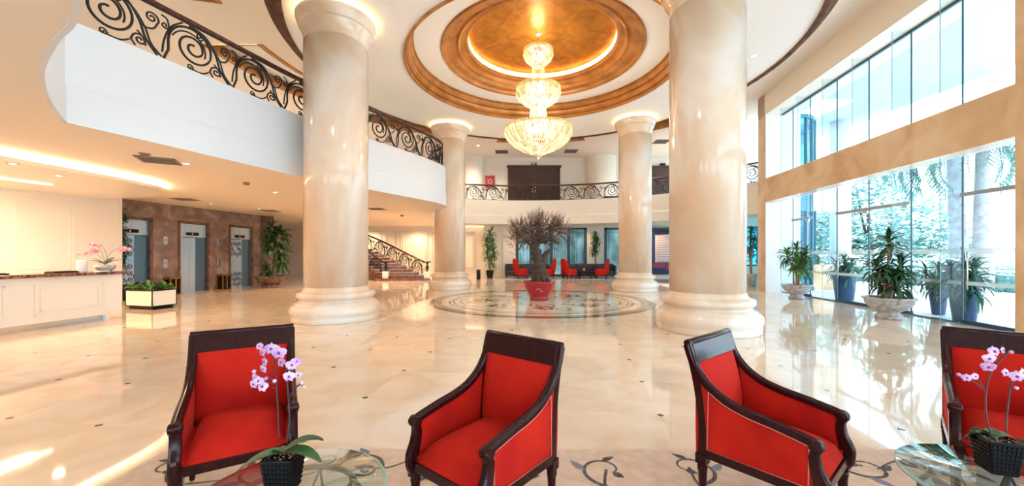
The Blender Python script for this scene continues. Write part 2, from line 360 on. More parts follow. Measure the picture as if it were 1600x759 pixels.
# outer ceiling with recessed coffers round the hall
coffers=[(R(72),R(100)),(R(56),R(57.5)),(R(118),R(180)),(R(193),R(212))]
coffers[1]=(R(40),R(54))
C0,C1,CH=8.6,10.25,.32
mb=MB(); mb.mat(UPC); tr=MB(); N=360
def RB(a):
    d=(cos(a),sin(a)); ts=[]
    for nx,ny,c in ((0,1,25.55),(-1,0,16.1),(0,-1,5.1),(1,-.145,gx(0)+.35)):
        den=d[0]*nx+d[1]*ny
        if den>1e-6: ts.append((c-CX*nx-CY*ny)/den)
    return min(ts)
def cell(r0,r1,k,z):
    a,b=2*PI*k/N,2*PI*(k+1)/N
    m_=RB((a+b)/2)
    if r0>=m_: return
    r1=min(r1,m_)
    mb.add([(CX+r0*cos(a),CY+r0*sin(a),z),(CX+r1*cos(a),CY+r1*sin(a),z),(CX+r1*cos(b),CY+r1*sin(b),z),(CX+r0*cos(b),CY+r0*sin(b),z)],[(0,3,2,1)])
for k in range(N):
    am=2*PI*(k+.5)/N; am=am if am<PI*1.5 else am
    inc=any(a<=am<=b for a,b in coffers)
    mb.mat(UPC); cell(3.2,C0,k,ZO)
    if inc: mb.mat(WHITE); cell(C0,C1,k,ZO+CH)
    else: cell(C0,C1,k,ZO)
    mb.mat(UPC); cell(C1,40,k,ZO)
struct('ceiling',mb)
prof=[(0,ZO-.03),(-.06,ZO-.03),(-.07,ZO+.06),(-.03,ZO+.1),(-.05,ZO+.2),(0,ZO+.24),(0,ZO+CH)]
for i,(a,b) in enumerate(coffers):
    tr=MB(); n=30
    for rr,sg in ((C1,1),(C0,-1)):
        tr.ring([(rr+o*sg,z) for o,z in prof]+[(rr+.1*sg,ZO+CH+.01),(rr+.1*sg,ZO-.03)],n,(CX,CY),a,b,True)
    for ang,sg in ((a,-1),(b,1)):
        d=Vector((cos(ang),sin(ang))); t=Vector((-sin(ang),cos(ang)))*sg
        p=[(CX+d.x*r_,CY+d.y*r_) for r_ in (C0,C1)]
        P=[]
        for q in p: P.append([(q[0]-t.x*(-o),q[1]-t.y*(-o),z) for o,z in [(oo,zz) for oo,zz in prof]])
        tr.grid(P)
    struct('trim_%d'%(6+i),tr,TRIM)
# ---- right window wall
OM=Matrix.Translation((10.1,15.35,0))@Matrix.Rotation(math.atan2(.98965,.1435),4,'Z')@Matrix.Scale(-1,4,(0,1,0))
# local: x = along the wall (away from camera), y = outwards, z up   (mirrored frame, faces are two sided)
def rb(*a): m_=MB(OM); m_.bx(*a); return m_
def RW(u,wv,z): return OM@Vector((u,wv,z))
mb=rb(0,.55,0,1.3,0,8.2); struct('wall_right_pier',mb,BEAMM)
mb=rb(-9.9,-8.68,0,1.3,0,8.2); struct('wall_right_pier',mb,BEAMM)
mb=rb(-8.68,0,0,.40,3.57,4.5); struct('wall_right_beam',mb,BEAMM)
mb=rb(-8.68,0,.40,.60,3.60,4.42); struct('wall_right_beam',mb,WHITE)
mb=rb(-20.6,.55,0,1.3,ZD,8.2); struct('wall_right',mb,CREAM)
mb=rb(-.04,0,.02,1.28,0,ZD); struct('wall_right_reveal',mb,WHITE)
mb=rb(-20.6,-9.9,.1,.5,3.57,4.5); struct('wall_right_beam',mb,BEAMM)
mul=[-8.70,-7.05,-5.80,-4.45,-3.15,-1.8,-.75,-.05]
G=.64
for i in range(len(mul)-1):
    a,b=mul[i],mul[i+1]; isdoor=i in (0,3-0,5) 
    for lo_,hi_,kk in ((4.42,ZD,'u'),(0.0,3.62,'l')):
        pan=MB(OM); 
        if kk=='l' and i in (0,2,3,5): pan.bx(a+.008,b-.008,G-.006,G+.006,2.82,3.62)
        else: pan.bx(a+.008,b-.008,G-.006,G+.006,lo_+.01,hi_)
        w_=struct('window_%d'%(i+1),pan,GLASS)
        f=MB(OM); f.bx(a-.010,a+.010,G-.012,G+.012,lo_,hi_); 
        f.build('joint',SIL,w_)
        if not (kk=='l' and i==3):
            f=MB(OM); f.bx(a-.006,a+.006,.22,G-.012,lo_ if kk=='u' else (2.0 if i==3 else 0.02),hi_); f.build('glass_fin',GLASS,w_)
            f=MB(OM); f.bx(a-.007,a+.007,.212,.22,lo_ if kk=='u' else .02,hi_); f.build('fin_edge',pr('teal_glass_edge',(.25,.5,.55),.2),w_)
        f=MB(OM)
        if kk=='u': f.bx(a,b,G-.03,G+.03,ZD-.06,ZD); 
        else: f.bx(a,b,G-.03,G+.03,0,.03)
        f.build('head_channel' if kk=='u' else 'floor_channel',SIL if kk=='u' else STEELD,w_)
        if kk=='l' and i not in (0,2,3,5):
            f=MB(OM); f.bx(a+.02,b-.02,G-.012,G-.007,.84,.92); f.bx(a+.02,b-.02,G-.012,G-.007,1.5,1.62); f.build('frosted_band',FROST,w_)
# glass doors
def glass_door(n,spans,u0,u1):
    d=MB(OM); 
    for a,b in spans: d.bx(a+.01,b-.01,G-.006,G+.006,.09,2.74)
    o=struct('door_%d'%n,d,GLASS)
    h=MB(OM); h.bx(u0,u1,G-.05,G+.05,2.74,2.82); h.build('door_header',pr('grey_header',(.40,.44,.48),.4,.2),o)
    h=MB(OM); h.bx(u0,u1,G-.04,G+.04,.02,.09); h.build('kick_rail',pr('navy_rail',(.03,.07,.13),.3),o)
    for a,b in spans:
        h=MB(OM); h.bx(a+.06,a+.22,G-.03,G+.03,2.66,2.76); h.build('patch_fitting',CHROME,o)
        h=MB(OM); h.bx(a+.02,b-.02,G-.012,G-.007,.84,.92); h.bx(a+.02,b-.02,G-.012,G-.007,1.5,1.62); h.build('frosted_band',FROST,o)
        h=MB(OM)
        h.tube([(b-.12,G-.07,.75),(b-.12,G-.07,1.55)],.014); h.build('pull_handle',CHROME,o)
glass_door(1,[(-8.7,-7.1)],-8.7,-7.05)
glass_door(2,[(-5.78,-4.48),(-4.46,-3.17)],-5.8,-3.15)
glass_door(3,[(-1.78,-.77)],-1.8,-.75)
# windows nearer than the second pier (beyond the frame, they let daylight in)
for i,(a,b) in enumerate(((-20.5,-17.9),(-17.9,-15.2),(-15.2,-12.5),(-12.5,-9.9))):
    p=MB(OM); p.bx(a+.01,b-.01,G-.006,G+.006,0.02,3.6); p.bx(a+.01,b-.01,G-.006,G+.006,4.4,ZD); o=struct('window_%d'%(9+i),p,GLASS)
    p=MB(OM); p.bx(a-.03,a+.03,G-.04,G+.04,0,ZD); p.build('mullion',SIL,o)
# front of the hall behind the camera: wall with tall windows
M0,L0,_=frameM((-16,-5),(gx(-5),-5))
mb=MB(M0); ops=[(7.2+i*4.6,10.4+i*4.6,.5,2.9) for i in range(4)]
wallpieces(mb,L0,0,ZL,-.3,ops)
ops2=[(20.5,23.4,3.9,6.6)]
m2=MB(M0); wallpieces(m2,L0,ZL,8.2,-.3,ops2)
struct('wall_front',mb,CREAM); struct('wall_front',m2,CREAM)
# back wall, lower part with windows; upper part
yb=25.4
mb=MB(Matrix.Translation((-16,yb,0))); wallpieces(mb,30,0,ZL+.3,.3,[(16.25,20.95,.05,3.25),(22.1,24.9,.05,3.25)]); struct('wall_back',mb,CREAM)
mb=MB(); mb.bx(-16,14,yb,yb+.3,ZL+.3,8.2); struct('wall_back',mb,pr('upper_wall_cream',(.8,.74,.66),.6))
mb=MB(); mb.bx(-16.3,-16,-5,yb,0,8.2); struct('wall_left',mb,CREAM)
def win(n,x0,x1,divs):
    p=MB(); 
    for a,b in zip(divs,divs[1:]): p.bx(a+.05,b-.05,yb+.1,yb+.112,.1,3.2)
    o=struct('window_%d'%n,p,glassmat('sea_green_glass_%d'%n,(.80,.95,.97),1.0))
    f=MB()
    for d in divs: f.bx(d-.09,d+.09,yb-.04,yb+.16,.05,3.25)
    f.bx(x0,x1,yb-.04,yb+.16,3.13,3.25); f.bx(x0,x1,yb-.04,yb+.16,.05,.16)
    for a,b in zip(divs,divs[1:]):
        for q in (a+.22,b-.22): f.bx(q-.012,q+.012,yb+.06,yb+.1,.1,3.2)
        f.bx(a,b,yb+.06,yb+.1,2.9,2.925)
    f.build('window_frame',FRAMED,o)
    s_=MB()
    for a,b in zip(divs,divs[1:]): s_.bx(a+.09,b-.09,yb+.13,yb+.14,.15,3.14)
    s_.build('sheer_blind',sheer('sheer_%d'%n,(.15,.19,.18),(.44,.45,.42)),o)
win(20,.25,4.95,[.34,1.25,2.6,3.75,4.86]); win(21,6.1,8.9,[6.19,7.5,8.81])
light_pos=[]
# white garden wall + sunshine behind those windows comes from the sky itself
# right-back corner: low planter wall, window, curved glass wing
mb=MB(); mb.bx(10.75,13.9,16.4,16.75,0,1.0); mb.bx(10.7,13.95,16.35,16.8,1.0,1.06); struct('wall_planter',mb,BEAMM)
mb=MB(Matrix.Translation((8.9+2.3,19.3,0))); mb.bx(0,2.6,0,.1,0,.9); mb.bx(0,2.6,0,.1,2.9,3.35); struct('wall_side',mb,CREAM)
p=MB(); p.bx(11.25,13.75,19.34,19.35,.95,2.85); o=struct('window_22',p,GLASSB); f=MB()
for x_ in (11.2,12.0,12.8,13.7): f.bx(x_,x_+.06,19.3,19.4,.9,2.9)
f.bx(11.2,13.76,19.3,19.4,.9,.98); f.bx(11.2,13.76,19.3,19.4,2.82,2.9); f.build('window_frame',FRAMED,o)
mb=MB(); mb.bx(10.8,13.8,20.6,20.75,ZU-.25,ZO-.02); struct('wall_gallery_side',mb,WHITE)
cw=[(11.45,15.95),(12.3,16.05),(13.0,16.5),(13.5,17.3),(13.8,18.6),(13.9,20.5),(13.9,23),(13.9,25.4)]
cwp=[tuple(v) for v in spline(cw,2)]
for i in range(len(cwp)-1):
    a,b=cwp[i],cwp[i+1]; p=MB(); M_,L_,_a=frameM(a,b); p.M=M_; p.bx(.02,L_-.02,0,.02,0.1,7.25); o=struct('window_%d'%(30+i),p,GLASSB)
    f=MB(M_); f.bx(-.03,.03,-.05,.07,0,7.3); f.bx(0,L_,-.04,.06,7.2,7.35); f.bx(0,L_,-.04,.06,0,.1); f.bx(0,L_,-.04,.06,3.3,4.6); f.build('window_frame',pr('teal_frame',(.05,.22,.3),.35),o)
# elevator wall (brown marble) with three openings
EP0=(-13.55,10.0); EP1=(-11.99,18.7)
ME,LE,AE=frameM(EP0,EP1)
def eu(y): return (y-EP0[1])/sin(AE)
eld=[(eu(12.60),eu(13.66)),(eu(14.70),eu(15.76)),(eu(16.82),eu(17.88))]
mb=MB(ME); wallpieces(mb,LE,0,ZL,.35,[(a,b,0,2.7) for a,b in eld]); struct('wall_elevators',mb,BROWN)
for i,(a,b) in enumerate(eld):
    w_=b-a; d=MB(ME); d.bx(a,a+w_*.62,.10,.14,0.01,2.15); o=struct('door_%d'%(4+i),d,STEEL)
    o['label']='steel elevator door'
    q=MB(ME); q.bx(a+w_*.62,b,.08,.14,0.01,2.15); q.build('side_panel',STEELD,o)
    q=MB(ME); q.bx(a,b,.06,.14,2.17,2.69); q.build('transom_panel',STEEL,o)
    q=MB(ME); q.bx(a+w_*.25,a+w_*.72,.05,.062,2.24,2.36); q.build('floor_display',BLK,o)
    q=MB(ME); q.bx(a+w_*.47,a+w_*.49,.047,.051,2.27,2.33); q.build('display_digit',pr('red_digit',(.5,.05,.03),.4,Emission_Color=(1,.15,.05,1),Emission_Strength=1.5),o)
    q=MB(ME)
    q.bx(a-.09,a,-.03,.1,0,2.79); q.bx(b,b+.09,-.03,.1,0,2.79); q.bx(a-.09,b+.09,-.03,.1,2.7,2.79); q.build('door_surround',noisy('brown_surround',[(.10,.045,.03),(.2,.1,.07)],5,.2,5),o)
    q=MB(ME); q.bx(a,b,0.0,.14,-.01,.012); q.build('sill',CHROME,o)
    if i!=1:
        rn=random.Random(5+i); q=MB(ME)
        for row in range(9):
            for cc in range(3):
                if rn.random()<.12: continue
                x0=a+w_*.10+cc*w_*.2+rn.uniform(-.02,.02); z0=.16+row*.225; s_=1 if (row+cc)%2 else -1
                if i==2 and 3<=row<=5: continue
                pts=[]
                for t in range(22):
                    tt=t/21; rr=.085*(1-tt*.85); an=s_*(tt*3.4*PI)+rn.random()*.05+cc
                    pts.append((x0+rr*cos(an),.094,z0+rr*sin(an)*1.15))
                pts=[(x0+.10*s_,.094,z0-.15),(x0+.11*s_,.094,z0-.07)]+pts if True else pts
                q.tube(pts,.011,4)
        q.build('etched_scrollwork',ETCH,o)
# reception back wall
RP0=(-13.35,4.8); RP1=(-12.30,12.0); MR,LR,AR=frameM(RP0,RP1)
mb=MB(MR); mb.bx(-7,LR,0,.25,0,ZL)
for u0,u1 in ((.2,1.5),(1.8,3.1),(3.4,4.7),(5.0,6.2)):
    for z0,z1 in ((1.0,2.95),):
        for k_,g_ in ((0,.018),(.09,.012)):
            a,b,c,d=u0+k_,u1-k_,z0+k_,z1-k_
            mb.bx(a,b,-g_,0,d-.03,d); mb.bx(a,b,-g_,0,c,c+.03); mb.bx(a,a+.03,-g_,0,c,d); mb.bx(b-.03,b,-g_,0,c,d)
struct('wall_reception',mb,PANEL)
mb=MB(); mb.bx(-13.9,-12.28,12.0,12.1,0,ZL); struct('wall_reception',mb,PANEL)
# back left: side wall behind the third elevator, panelled wall by the stairs
mb=MB(); mb.bx(-16,-11.95,18.7,18.95,0,ZL); struct('wall_elevators',mb,BROWN)
mb=MB(); mb.lathe([(.34,0),(.34,ZL)],24,(-12.05,18.75,0)); struct('wall_elevators_corner',mb,BROWN)
mb=MB()
for x0 in [-10.4+i*1.02 for i in range(8)]:
    for k_,g_ in ((0,.07),(.12,.05)):
        a,b,c,d=x0+k_,x0+.8-k_,.5+k_,3.0-k_
        mb.bx(a,b,yb-g_,yb,d-.04,d); mb.bx(a,b,yb-g_,yb,c,c+.04); mb.bx(a,a+.04,yb-g_,yb,c,d); mb.bx(b-.04,b,yb-g_,yb,c,d)
struct('trim_20',mb,PANEL)
# raft above reception with cove light
raft=[(-9.35,3.0),(-9.07,5.2),(-8.93,6.8),(-8.85,8.0),(-8.83,8.9),(-8.95,9.7),(-9.3,10.35),(-9.9,10.8),(-10.7,11.15),(-11.6,11.35),(-12.6,11.5)]
raftp=[tuple(v) for v in spline(raft,4)]
mb=MB(); mb.prism(raftp+[(-13.2,11.5),(-13.2,3.0)],ZL-.20,ZL-.12); struct('ceiling',mb,PANEL)
mb=MB(); inner=[(x-.10,y-.03) for x,y in raftp[:-10]]
sweep(mb,inner,[(0,ZL-.118),(.03,ZL-.118),(.03,ZL-.05),(0,ZL-.05)]); struct('trim_21',mb,emis('reception_cove_lamp',(1,.80,.50),9))
# ---------------------------------------------------------------- outside
mb=MB(); mb.prism([(gx(-12)+.0,-12),(60,-12),(60,60),(14.2,60),(14.2,16.0),(11.4,15.95),(gx(15.6),15.6)],-.25,-.01); struct('terrace',mb,TERR,'pale stone terrace outside the glass wall')
mb=MB(); mb.prism([(gx(-12)+1.4,-6),(17.0,-6),(17.0,30),(14.3,30),(14.3,15.9),(11.5,15.85),(gx(-5)+1.4,-5)],7.9,8.25); o=struct('ceiling',mb,pr('canopy_paint',(.55,.58,.62),.7))
mb=MB(); mb.bx(60,400,-200,300,-.6,-.3); struct('ground',mb,noisy('far_ground',[(.35,.42,.4),(.5,.55,.52)],.1,.9,3),'grey green ground beyond the terrace')
# ================================================================ COLUMNS
def column(x,y,r,label,br=1.40):
    t=thing('marble_column',label,'column',(x,y,0),0,'round marble columns of the hall')
    k=r
    b=MB(); b.lathe([(1.36*k,0),(1.37*k,.02),(1.37*k,.10),(1.36*k,.12),(1.40*k,.17),(1.42*k,.24),(1.40*k,.31),(1.34*k,.36),(1.28*k,.375),(1.27*k,.385),(1.27*k,.41),(1.20*k,.42),(1.15*k,.45),(1.14*k,.48),(1.17*k,.50),(1.21*k,.52),(1.24*k,.55),(1.23*k,.60),(1.20*k,.635),(1.12*k,.65),(1.07*k,.66),(1.03*k,.70),(1.0*k,.76)],64)
    b.build('base',COLM,t)
    s_=MB(); s_.lathe([(1.0*k,.76),(1.0*k,6.35)],64); s_.build('shaft',COLM,t)
    c=MB(); c.lathe([(1.0*k,6.35),(1.0*k,6.42),(1.02*k,6.5),(1.06*k,6.60),(1.12*k,6.68),(1.13*k,6.70),(1.15*k,6.70),(1.17*k,6.74),(1.22*k,6.84),(1.25*k,6.90),(1.25*k,6.96),(1.2*k,6.97),(.9*k,6.97)],64); c.build('capital',COLM,t)
    h=MB(); h.lathe([(1.14*k,6.975),(1.16*k,6.98),(1.16*k,7.03),(1.13*k,7.04)],64); h.build('halo_light',HALO,t)
    return t
column(-4.13,9.05,.70,'round marble column left of centre, in front of the wrought iron balcony')
column(-2.70,16.7,.66,'slimmer looking far column where the left balcony curve ends, beside the stairs')
column(3.93,7.76,.70,'round marble column right of centre, nearest to the camera, behind a red armchair')
column(5.09,15.9,.66,'far marble column between the bonsai and the near right column')
for x,y,r,l in ((-2.7,24.7,.85,'pale rounded pilaster on the upper gallery beside the red fire box'),(5.85,24.7,1.0,'pale rounded pilaster on the upper gallery right of the dark double door')):
    o=MB().prism([(x+r*cos(PI+PI*i/24),25.39+r*sin(PI+PI*i/24)) for i in range(25)],ZU-.24,ZO-.01).build('pilaster',CREAM); tag(o,l,'column')
# ================================================================ RAILINGS
def spir(cx,cz,R0,R1,a0_,turns,n=40):
    return [(cx+(R0+(R1-R0)*(i/n)**.85)*cos(a0_+turns*2*PI*i/n),cz+(R0+(R1-R0)*(i/n)**.85)*sin(a0_+turns*2*PI*i/n)) for i in range(n+1)]
def motif():
    """curves (u,v) of one 1.2 m railing bay"""
    C=[]
    C.append(([(.05,.02),(.12,.20)]+spir(.52,.42,.40,.05,PI*1.02,-2.3,64),.013))   # large scroll
    C.append((spir(.47,.40,.30,.25,PI*.9,-.5,16),.009))
    C.append((spline([(.45,.80),(.72,.74),(.90,.50),(1.0,.22),(1.16,.02)],6),.012))
    C.append((spline([(.50,.79),(.80,.66),(.98,.42),(1.07,.18),(1.22,.03)],6),.010))
    C.append((spline([(.88,.52),(.98,.42),(1.10,.45),(1.17,.58)],6)+[Vector(p) for p in spir(1.08,.62,.105,.02,-.2,1.5,20)],.010))
    C.append((spir(.62,.70,.075,.018,PI*1.5,1.4,18),.009))
    C.append((spline([(.86,.04),(.80,.12)],4)+[Vector(p) for p in spir(.92,.16,.105,.02,PI,-1.5,20)],.010))
    C.append((spline([(.42,.04),(.48,.02),(.52,.06)],4)+[Vector(p) for p in spir(.46,.06,.05,.015,0,1.1,12)],.008))
    C.append((spline([(.02,.75),(.10,.72),(.13,.60)],4)+[Vector(p) for p in spir(.07,.60,.06,.015,0,-1.2,14)],.009))
    C.append((spline([(.78,.10),(.70,.04),(.60,.02),(.50,.03)],5),.009))
    C.append((spline([(.88,.30),(.96,.22),(1.0,.10)],4),.009))
    C.append((spline([(.03,.12),(.06,.35),(.16,.62),(.34,.80)],6),.010))
    return C
MOT=motif()
class Path:
    def __init__(s,P):
        s.P=[Vector(p) for p in P]; s.L=[0]
        for a,b in zip(s.P,s.P[1:]): s.L.append(s.L[-1]+(b-a).length)
        s.len=s.L[-1]
    def at(s,u):
        u=max(0,min(s.len-1e-6,u))
        i=max(k for k in range(len(s.L)-1) if s.L[k]<=u)
        t=(u-s.L[i])/(s.L[i+1]-s.L[i]); return s.P[i].lerp(s.P[i+1],t)
def offs(pts,d):
    out=[];n=len(pts)
    for i in range(n):
        t=Vector(pts[min(i+1,n-1)])-Vector(pts[max(i-1,0)]); t.normalize(); out.append((pts[i][0]-t.y*d,pts[i][1]+t.x*d))
    return out
def railing(name,label,path3,u_start,h=.92,bay=1.2,flip=False,seg=6,group=None,bays=None):
    t=thing(name,label,'railing',tuple(path3.P[0]),0,group); o0=path3.P[0]
    n=int((path3.len-u_start)/bay)
    hr=MB(); pts=[path3.at(path3.len*i/90)-o0+Vector((0,0,h)) for i in range(91)]
    hr.tube(pts,[.042]*91,10,True,.8); hr.build('handrail',RAILW,t)
    for nm,z in (('bottom_rail',.03),('top_rail',h-.06)):
        b=MB(); b.tube([path3.at(path3.len*i/90)-o0+Vector((0,0,z)) for i in range(91)],.014,4,True); b.build(nm,IRON,t)
    for k in range(n+1):
        m_=MB(); any_=False
        for c,r in MOT:
            pts=[]
            for q in c:
                uu=(bay/1.2)*(q[0] if not flip else 1.2-q[0])
                u=u_start+k*bay+uu
                if u>path3.len: continue
                p=path3.at(u)-o0; pts.append((p.x,p.y,p.z+.04+q[1]*(h-.11)/.82))
            if len(pts)>3: m_.tube(pts,r*1.6,5,False); any_=True
        if any_ and (path3.len-u_start-k*bay)>.25: m_.build('scroll_panel',IRON,t)
    return t
lp=offs(midp,.10)
lpath=Path([(x,y,ZU) for x,y in lp]); railing('balcony_railing','black wrought iron scroll railing with mahogany handrail on the curved white left balcony',lpath,.0)
l2=Path([(x,y,ZU) for x,y in offs(leftp,.10)])
railing('balcony_railing','short wrought iron railing running overhead from the near corner of the left balcony',l2,l2.len-2.45)
ap=Path([(x,y,ZU) for x,y in offs(arcp,.10)])
railing('gallery_railing','wrought iron scroll railing along the far curved gallery in front of the dark double door',ap,.2)
# ================================================================ CHANDELIER
t=thing('chandelier','tall three tiered crystal chandelier glowing under the gold dome','chandelier',(.8,11.7,0))
MB().tube([(0,0,7.85),(0,0,8.2)],.015,8).build('chain',GOLD,t)
MB().lathe([(0.01,8.14),(.05,8.145),(.10,8.18),(.11,8.23)],24).build('ceiling_rose',CHROME,t)
def prismline(mb,p,q,r):
    p=Vector(p);q=Vector(q); m_=p.lerp(q,.5); mb.tube([p,p.lerp(q,.12),m_,p.lerp(q,.88),q],[r*.3,r,r*.85,r,r*.2],4,False,1,False)
RC=random.Random(4)
def tier(name,prof,n,rr,alt=True):
    a_=MB(); b_=MB()
    for i in range(len(prof)-1):
        (r0,z0),(r1,z1)=prof[i],prof[i+1]
        nn=max(10,int(n*max(r0,r1)/prof[0][0])) if name!='crystal_neck' else n
        for k in range(nn):
            an=2*PI*(k+.5*(i%2))/nn
            m_=(a_ if RC.random()<.62 else b_)
            prismline(m_,(r0*cos(an),r0*sin(an),z0),(r1*cos(an),r1*sin(an),z1-.02),rr*(1 if r1>.2 else .8))
    o=a_.build(name,CRYST,t); o['kind']='stuff'; o2=b_.build('clear_'+name,CRY2,t); o2['kind']='stuff'
tier('crystal_basket',[(1.0,5.27),(1.03,5.16),(.92,4.98),(.74,4.83),(.50,4.70),(.25,4.59),(.02,4.47)],84,.026)
tier('crystal_basket',[(.66,6.50),(.68,6.38),(.58,6.22),(.42,6.10),(.28,6.02)],60,.024)
tier('crystal_basket',[(.43,7.66),(.45,7.55),(.38,7.42),(.24,7.30)],44,.02)
tier('crystal_neck',[(.22,6.05),(.24,5.80),(.28,5.52),(.34,5.27)],30,.022)
tier('crystal_neck',[(.18,7.34),(.18,7.05),(.19,6.80),(.22,6.50)],22,.02)
for r_,z_,n_ in ((1.0,5.28,80),(.66,6.51,56),(.43,7.67,40)):
    m_=MB()
    m_.ring([(r_-.02,z_),(r_+.01,z_-.02),(r_+.01,z_+.03),(r_-.02,z_+.03)],64,(0,0),0,2*PI,True)
    for k in range(n_):
        an=2*PI*k/n_; m_.ball((r_*cos(an),r_*sin(an),z_+.05),.028,6)
    m_.build('beaded_rim',pr('gilt_rim',(.85,.62,.25),.25,.9,Emission_Color=(1,.7,.3,1),Emission_Strength=.15),t)
    m_=MB(); 
    for k in range(n_//2):
        an=2*PI*k/(n_//2); prismline(m_,(r_*.93*cos(an),r_*.93*sin(an),z_+.02),(r_*.35*cos(an),r_*.35*sin(an),z_+.10),.02)
    m_.build('crown_crystals',CRYST,t)['kind']='stuff'
for z_,r_ in ((5.0,.45),(6.28,.25),(7.5,.16)):
    for k in range(8): MB().ball((r_*cos(k*PI/4),r_*sin(k*PI/4),z_),.04,8).build('lamp_bulb',LAMP,t)
MB().ball((0,0,4.43),(.035,.035,.05),8).build('finial',CRYST,t)
for z_,e_ in ((5.34,280),(6.60,40),(7.78,14)): 
    light('chandelier_light','POINT',(.8,11.7,z_),e_,(1,.88,.70),.16)
# ================================================================ INTERIOR LAMPS (recessed)
def downlight(x,y,z,label,energy=0,col=WARM,r=.07,spot=True,size=.08):
    t=thing('recessed_downlight',label,'downlight',(x,y,z-.012),0,'recessed ceiling downlights')
    MB().ring([(r*.8,.008),(r*.85,-.006),(r*1.15,-.006),(r*1.2,.01)],20,(0,0)).build('bezel',WHITE,t)
    MB().lathe([(r*.8,.004),(.01,.003)],20).build('lens',LAMP,t)
    if energy: light('downlight_beam','SPOT',(x,y,z-.05),energy,col,size,spot_size=R(150),spot_blend=.8)
# ================================================================ ARMCHAIRS
def armchair(name,label,loc,rz):
    Wb,Wf,zb,za,d=.608,.59,.933,.577,.636
    t=thing(name,label,'armchair',loc,rz,'red upholstered armchairs with mahogany frames')
    # side profile in (y,z): arm rail sweeping from back top down to arm front
    yb_,yf=-d/2,d/2
    arm=[(yb_+.0,zb),(yb_+.035,zb-.10),(yb_+.10,zb-.20),(yb_+.20,zb-.275),(yb_+.32,zb-.315),(yb_+.46,za+.018),(yf-.03,za-.012),(yf,za-.03)]
    armp=[(v.x,v.y) for v in spline(arm,6)]
    for sx in (-1,1):
        def X(y): f=(y-yb_)/d; return sx*((Wb/2-.02)*(1-f)+(Wf/2-.02)*f)
        m_=MB()
        # rail with rectangular moulded section
        n=len(armp); vs=[];fs=[]
        sec=[(-.024,-.02),(-.026,.006),(-.018,.016),(-.008,.018),(0,.024),(.008,.018),(.018,.016),(.026,.006),(.024,-.02)]
        for i,(y,z) in enumerate(armp):
            a=Vector(armp[min(i+1,n-1)])-Vector(armp[max(i-1,0)]); a.normalize(); nn=Vector((-a.y,a.x)); nn=nn if nn.y>0 or nn.x>0 else -nn
            if nn.y<0: nn=-nn
            for (ox,on) in sec: vs.append((X(y)+ox,y+nn.x*on,z+nn.y*on))
        q=len(sec)
        for i in range(n-1):
            for j in range(q): fs.append((i*q+j,i*q+(j+1)%q,(i+1)*q+(j+1)%q,(i+1)*q+j))
        fs.append(tuple(range(q))); fs.append(tuple((n-1)*q+j for j in range(q)))
        m_.add(vs,fs,False)
        # scroll at the arm front
        Mx=Matrix.Translation((X(yf),yf-.005,za-.030))@Matrix.Rotation(PI/2,4,'Y')
        m_.lathe([(.001,-.032),(.012,-.034),(.014,-.03),(.026,-.03),(.031,-.024),(.031,.024),(.026,.03),(.014,.03),(.012,.034),(.001,.032)],18,M=Mx)
        m_.build('arm_rail',WOOD,t,bevel=.002)
        # front post, S shaped
        m_=MB(); P=[]
        post=[(yf+.0,za-.04,.024),(yf-.012,.50,.022),(yf-.004,.44,.026),(yf+.018,.37,.034),(yf+.014,.30,.034),(yf-.004,.255,.03)]
        vs=[];fs=[]
        for (y,z,h) in [(a.x,a.y,a.z) for a in spline(post,4)]:
            for (ox,oy) in ((-.026,-h),(.026,-h),(.026,h*.7),(.012,h),(-.012,h),(-.026,h*.7)): vs.append((X(yf)+ox,y+oy,z))
        n=len(vs)//6
        for i in range(n-1):
            for j in range(6): fs.append((i*6+j,i*6+(j+1)%6,(i+1)*6+(j+1)%6,(i+1)*6+j))
        fs.append(tuple(range(6))); fs.append(tuple((n-1)*6+j for j in range(6)))
        m_.add(vs,fs,False); m_.build('front_post',WOOD,t,bevel=.003)
        # back stile: slopes backwards to the top
        m_=MB(); xs=sx*(Wb/2-.022)
        st=[(yb_+.085,.20),(yb_+.088,.29),(yb_+.092,.45),(yb_+.075,.62),(yb_+.045,.78),(yb_+.005,zb-.01),(yb_-.012,zb+.008)]
        m_.tube([(xs,a.x,a.y) for a in spline(st,4)],.030,4,True,1,False); m_.build('back_stile',WOOD,t,bevel=.003)
        # side panels, inside and outside, below the arm rail
        for nm,ox,mt in (('side_panel',.012,RED),):
            m_=MB(); top=[(y,z-.015) for y,z in armp if y>yb_+.045]+[]
            for side_ in (ox,-ox):
                rows=[]
                for (y,z) in top:
                    rows.append([(X(y)+side_*(1+.6*sin(PI*k/6)),y,.30+(z-.30)*k/6) for k in range(7)])
                m_.grid(rows)
            # close the edges
            m_.bx(*sorted((X(0)-.010,X(0)+.010)),yb_+.10,yf-.02,.29,.50)
            m_.build(nm,mt,t)
        # piping along the outer panel
        m_=MB(); pp=[(X(y)+sx*.022,y,z-.022) for y,z in armp if y>yb_+.13 and y<yf-.03]
        pp=[(X(yb_+.12)+sx*.020,yb_+.12,.335)]+pp+[(X(yf-.035)+sx*.020,yf-.035,.335)]
        m_.tube(pp,.0035,5); m_.tube([pp[0],pp[-1]],.0035,5); m_.build('piping',PIPE,t)
    # seat rails
    m_=MB()
    for sx in (-1,1): 
        m_.tube([(sx*(Wb/2-.022),yb_+.09,.312),(sx*(Wf/2-.022),yf-.01,.312)],.036,4,True,1,False)
    m_.tube([(-Wf/2+.02,yf-.0,.312),(Wf/2-.02,yf-.0,.312)],.036,4,True,1,False)
    m_.tube([(-Wb/2+.02,yb_+.09,.312),(Wb/2-.02,yb_+.09,.312)],.036,4,True,1,False)
    m_.build('seat_rail',WOOD,t,bevel=.003)
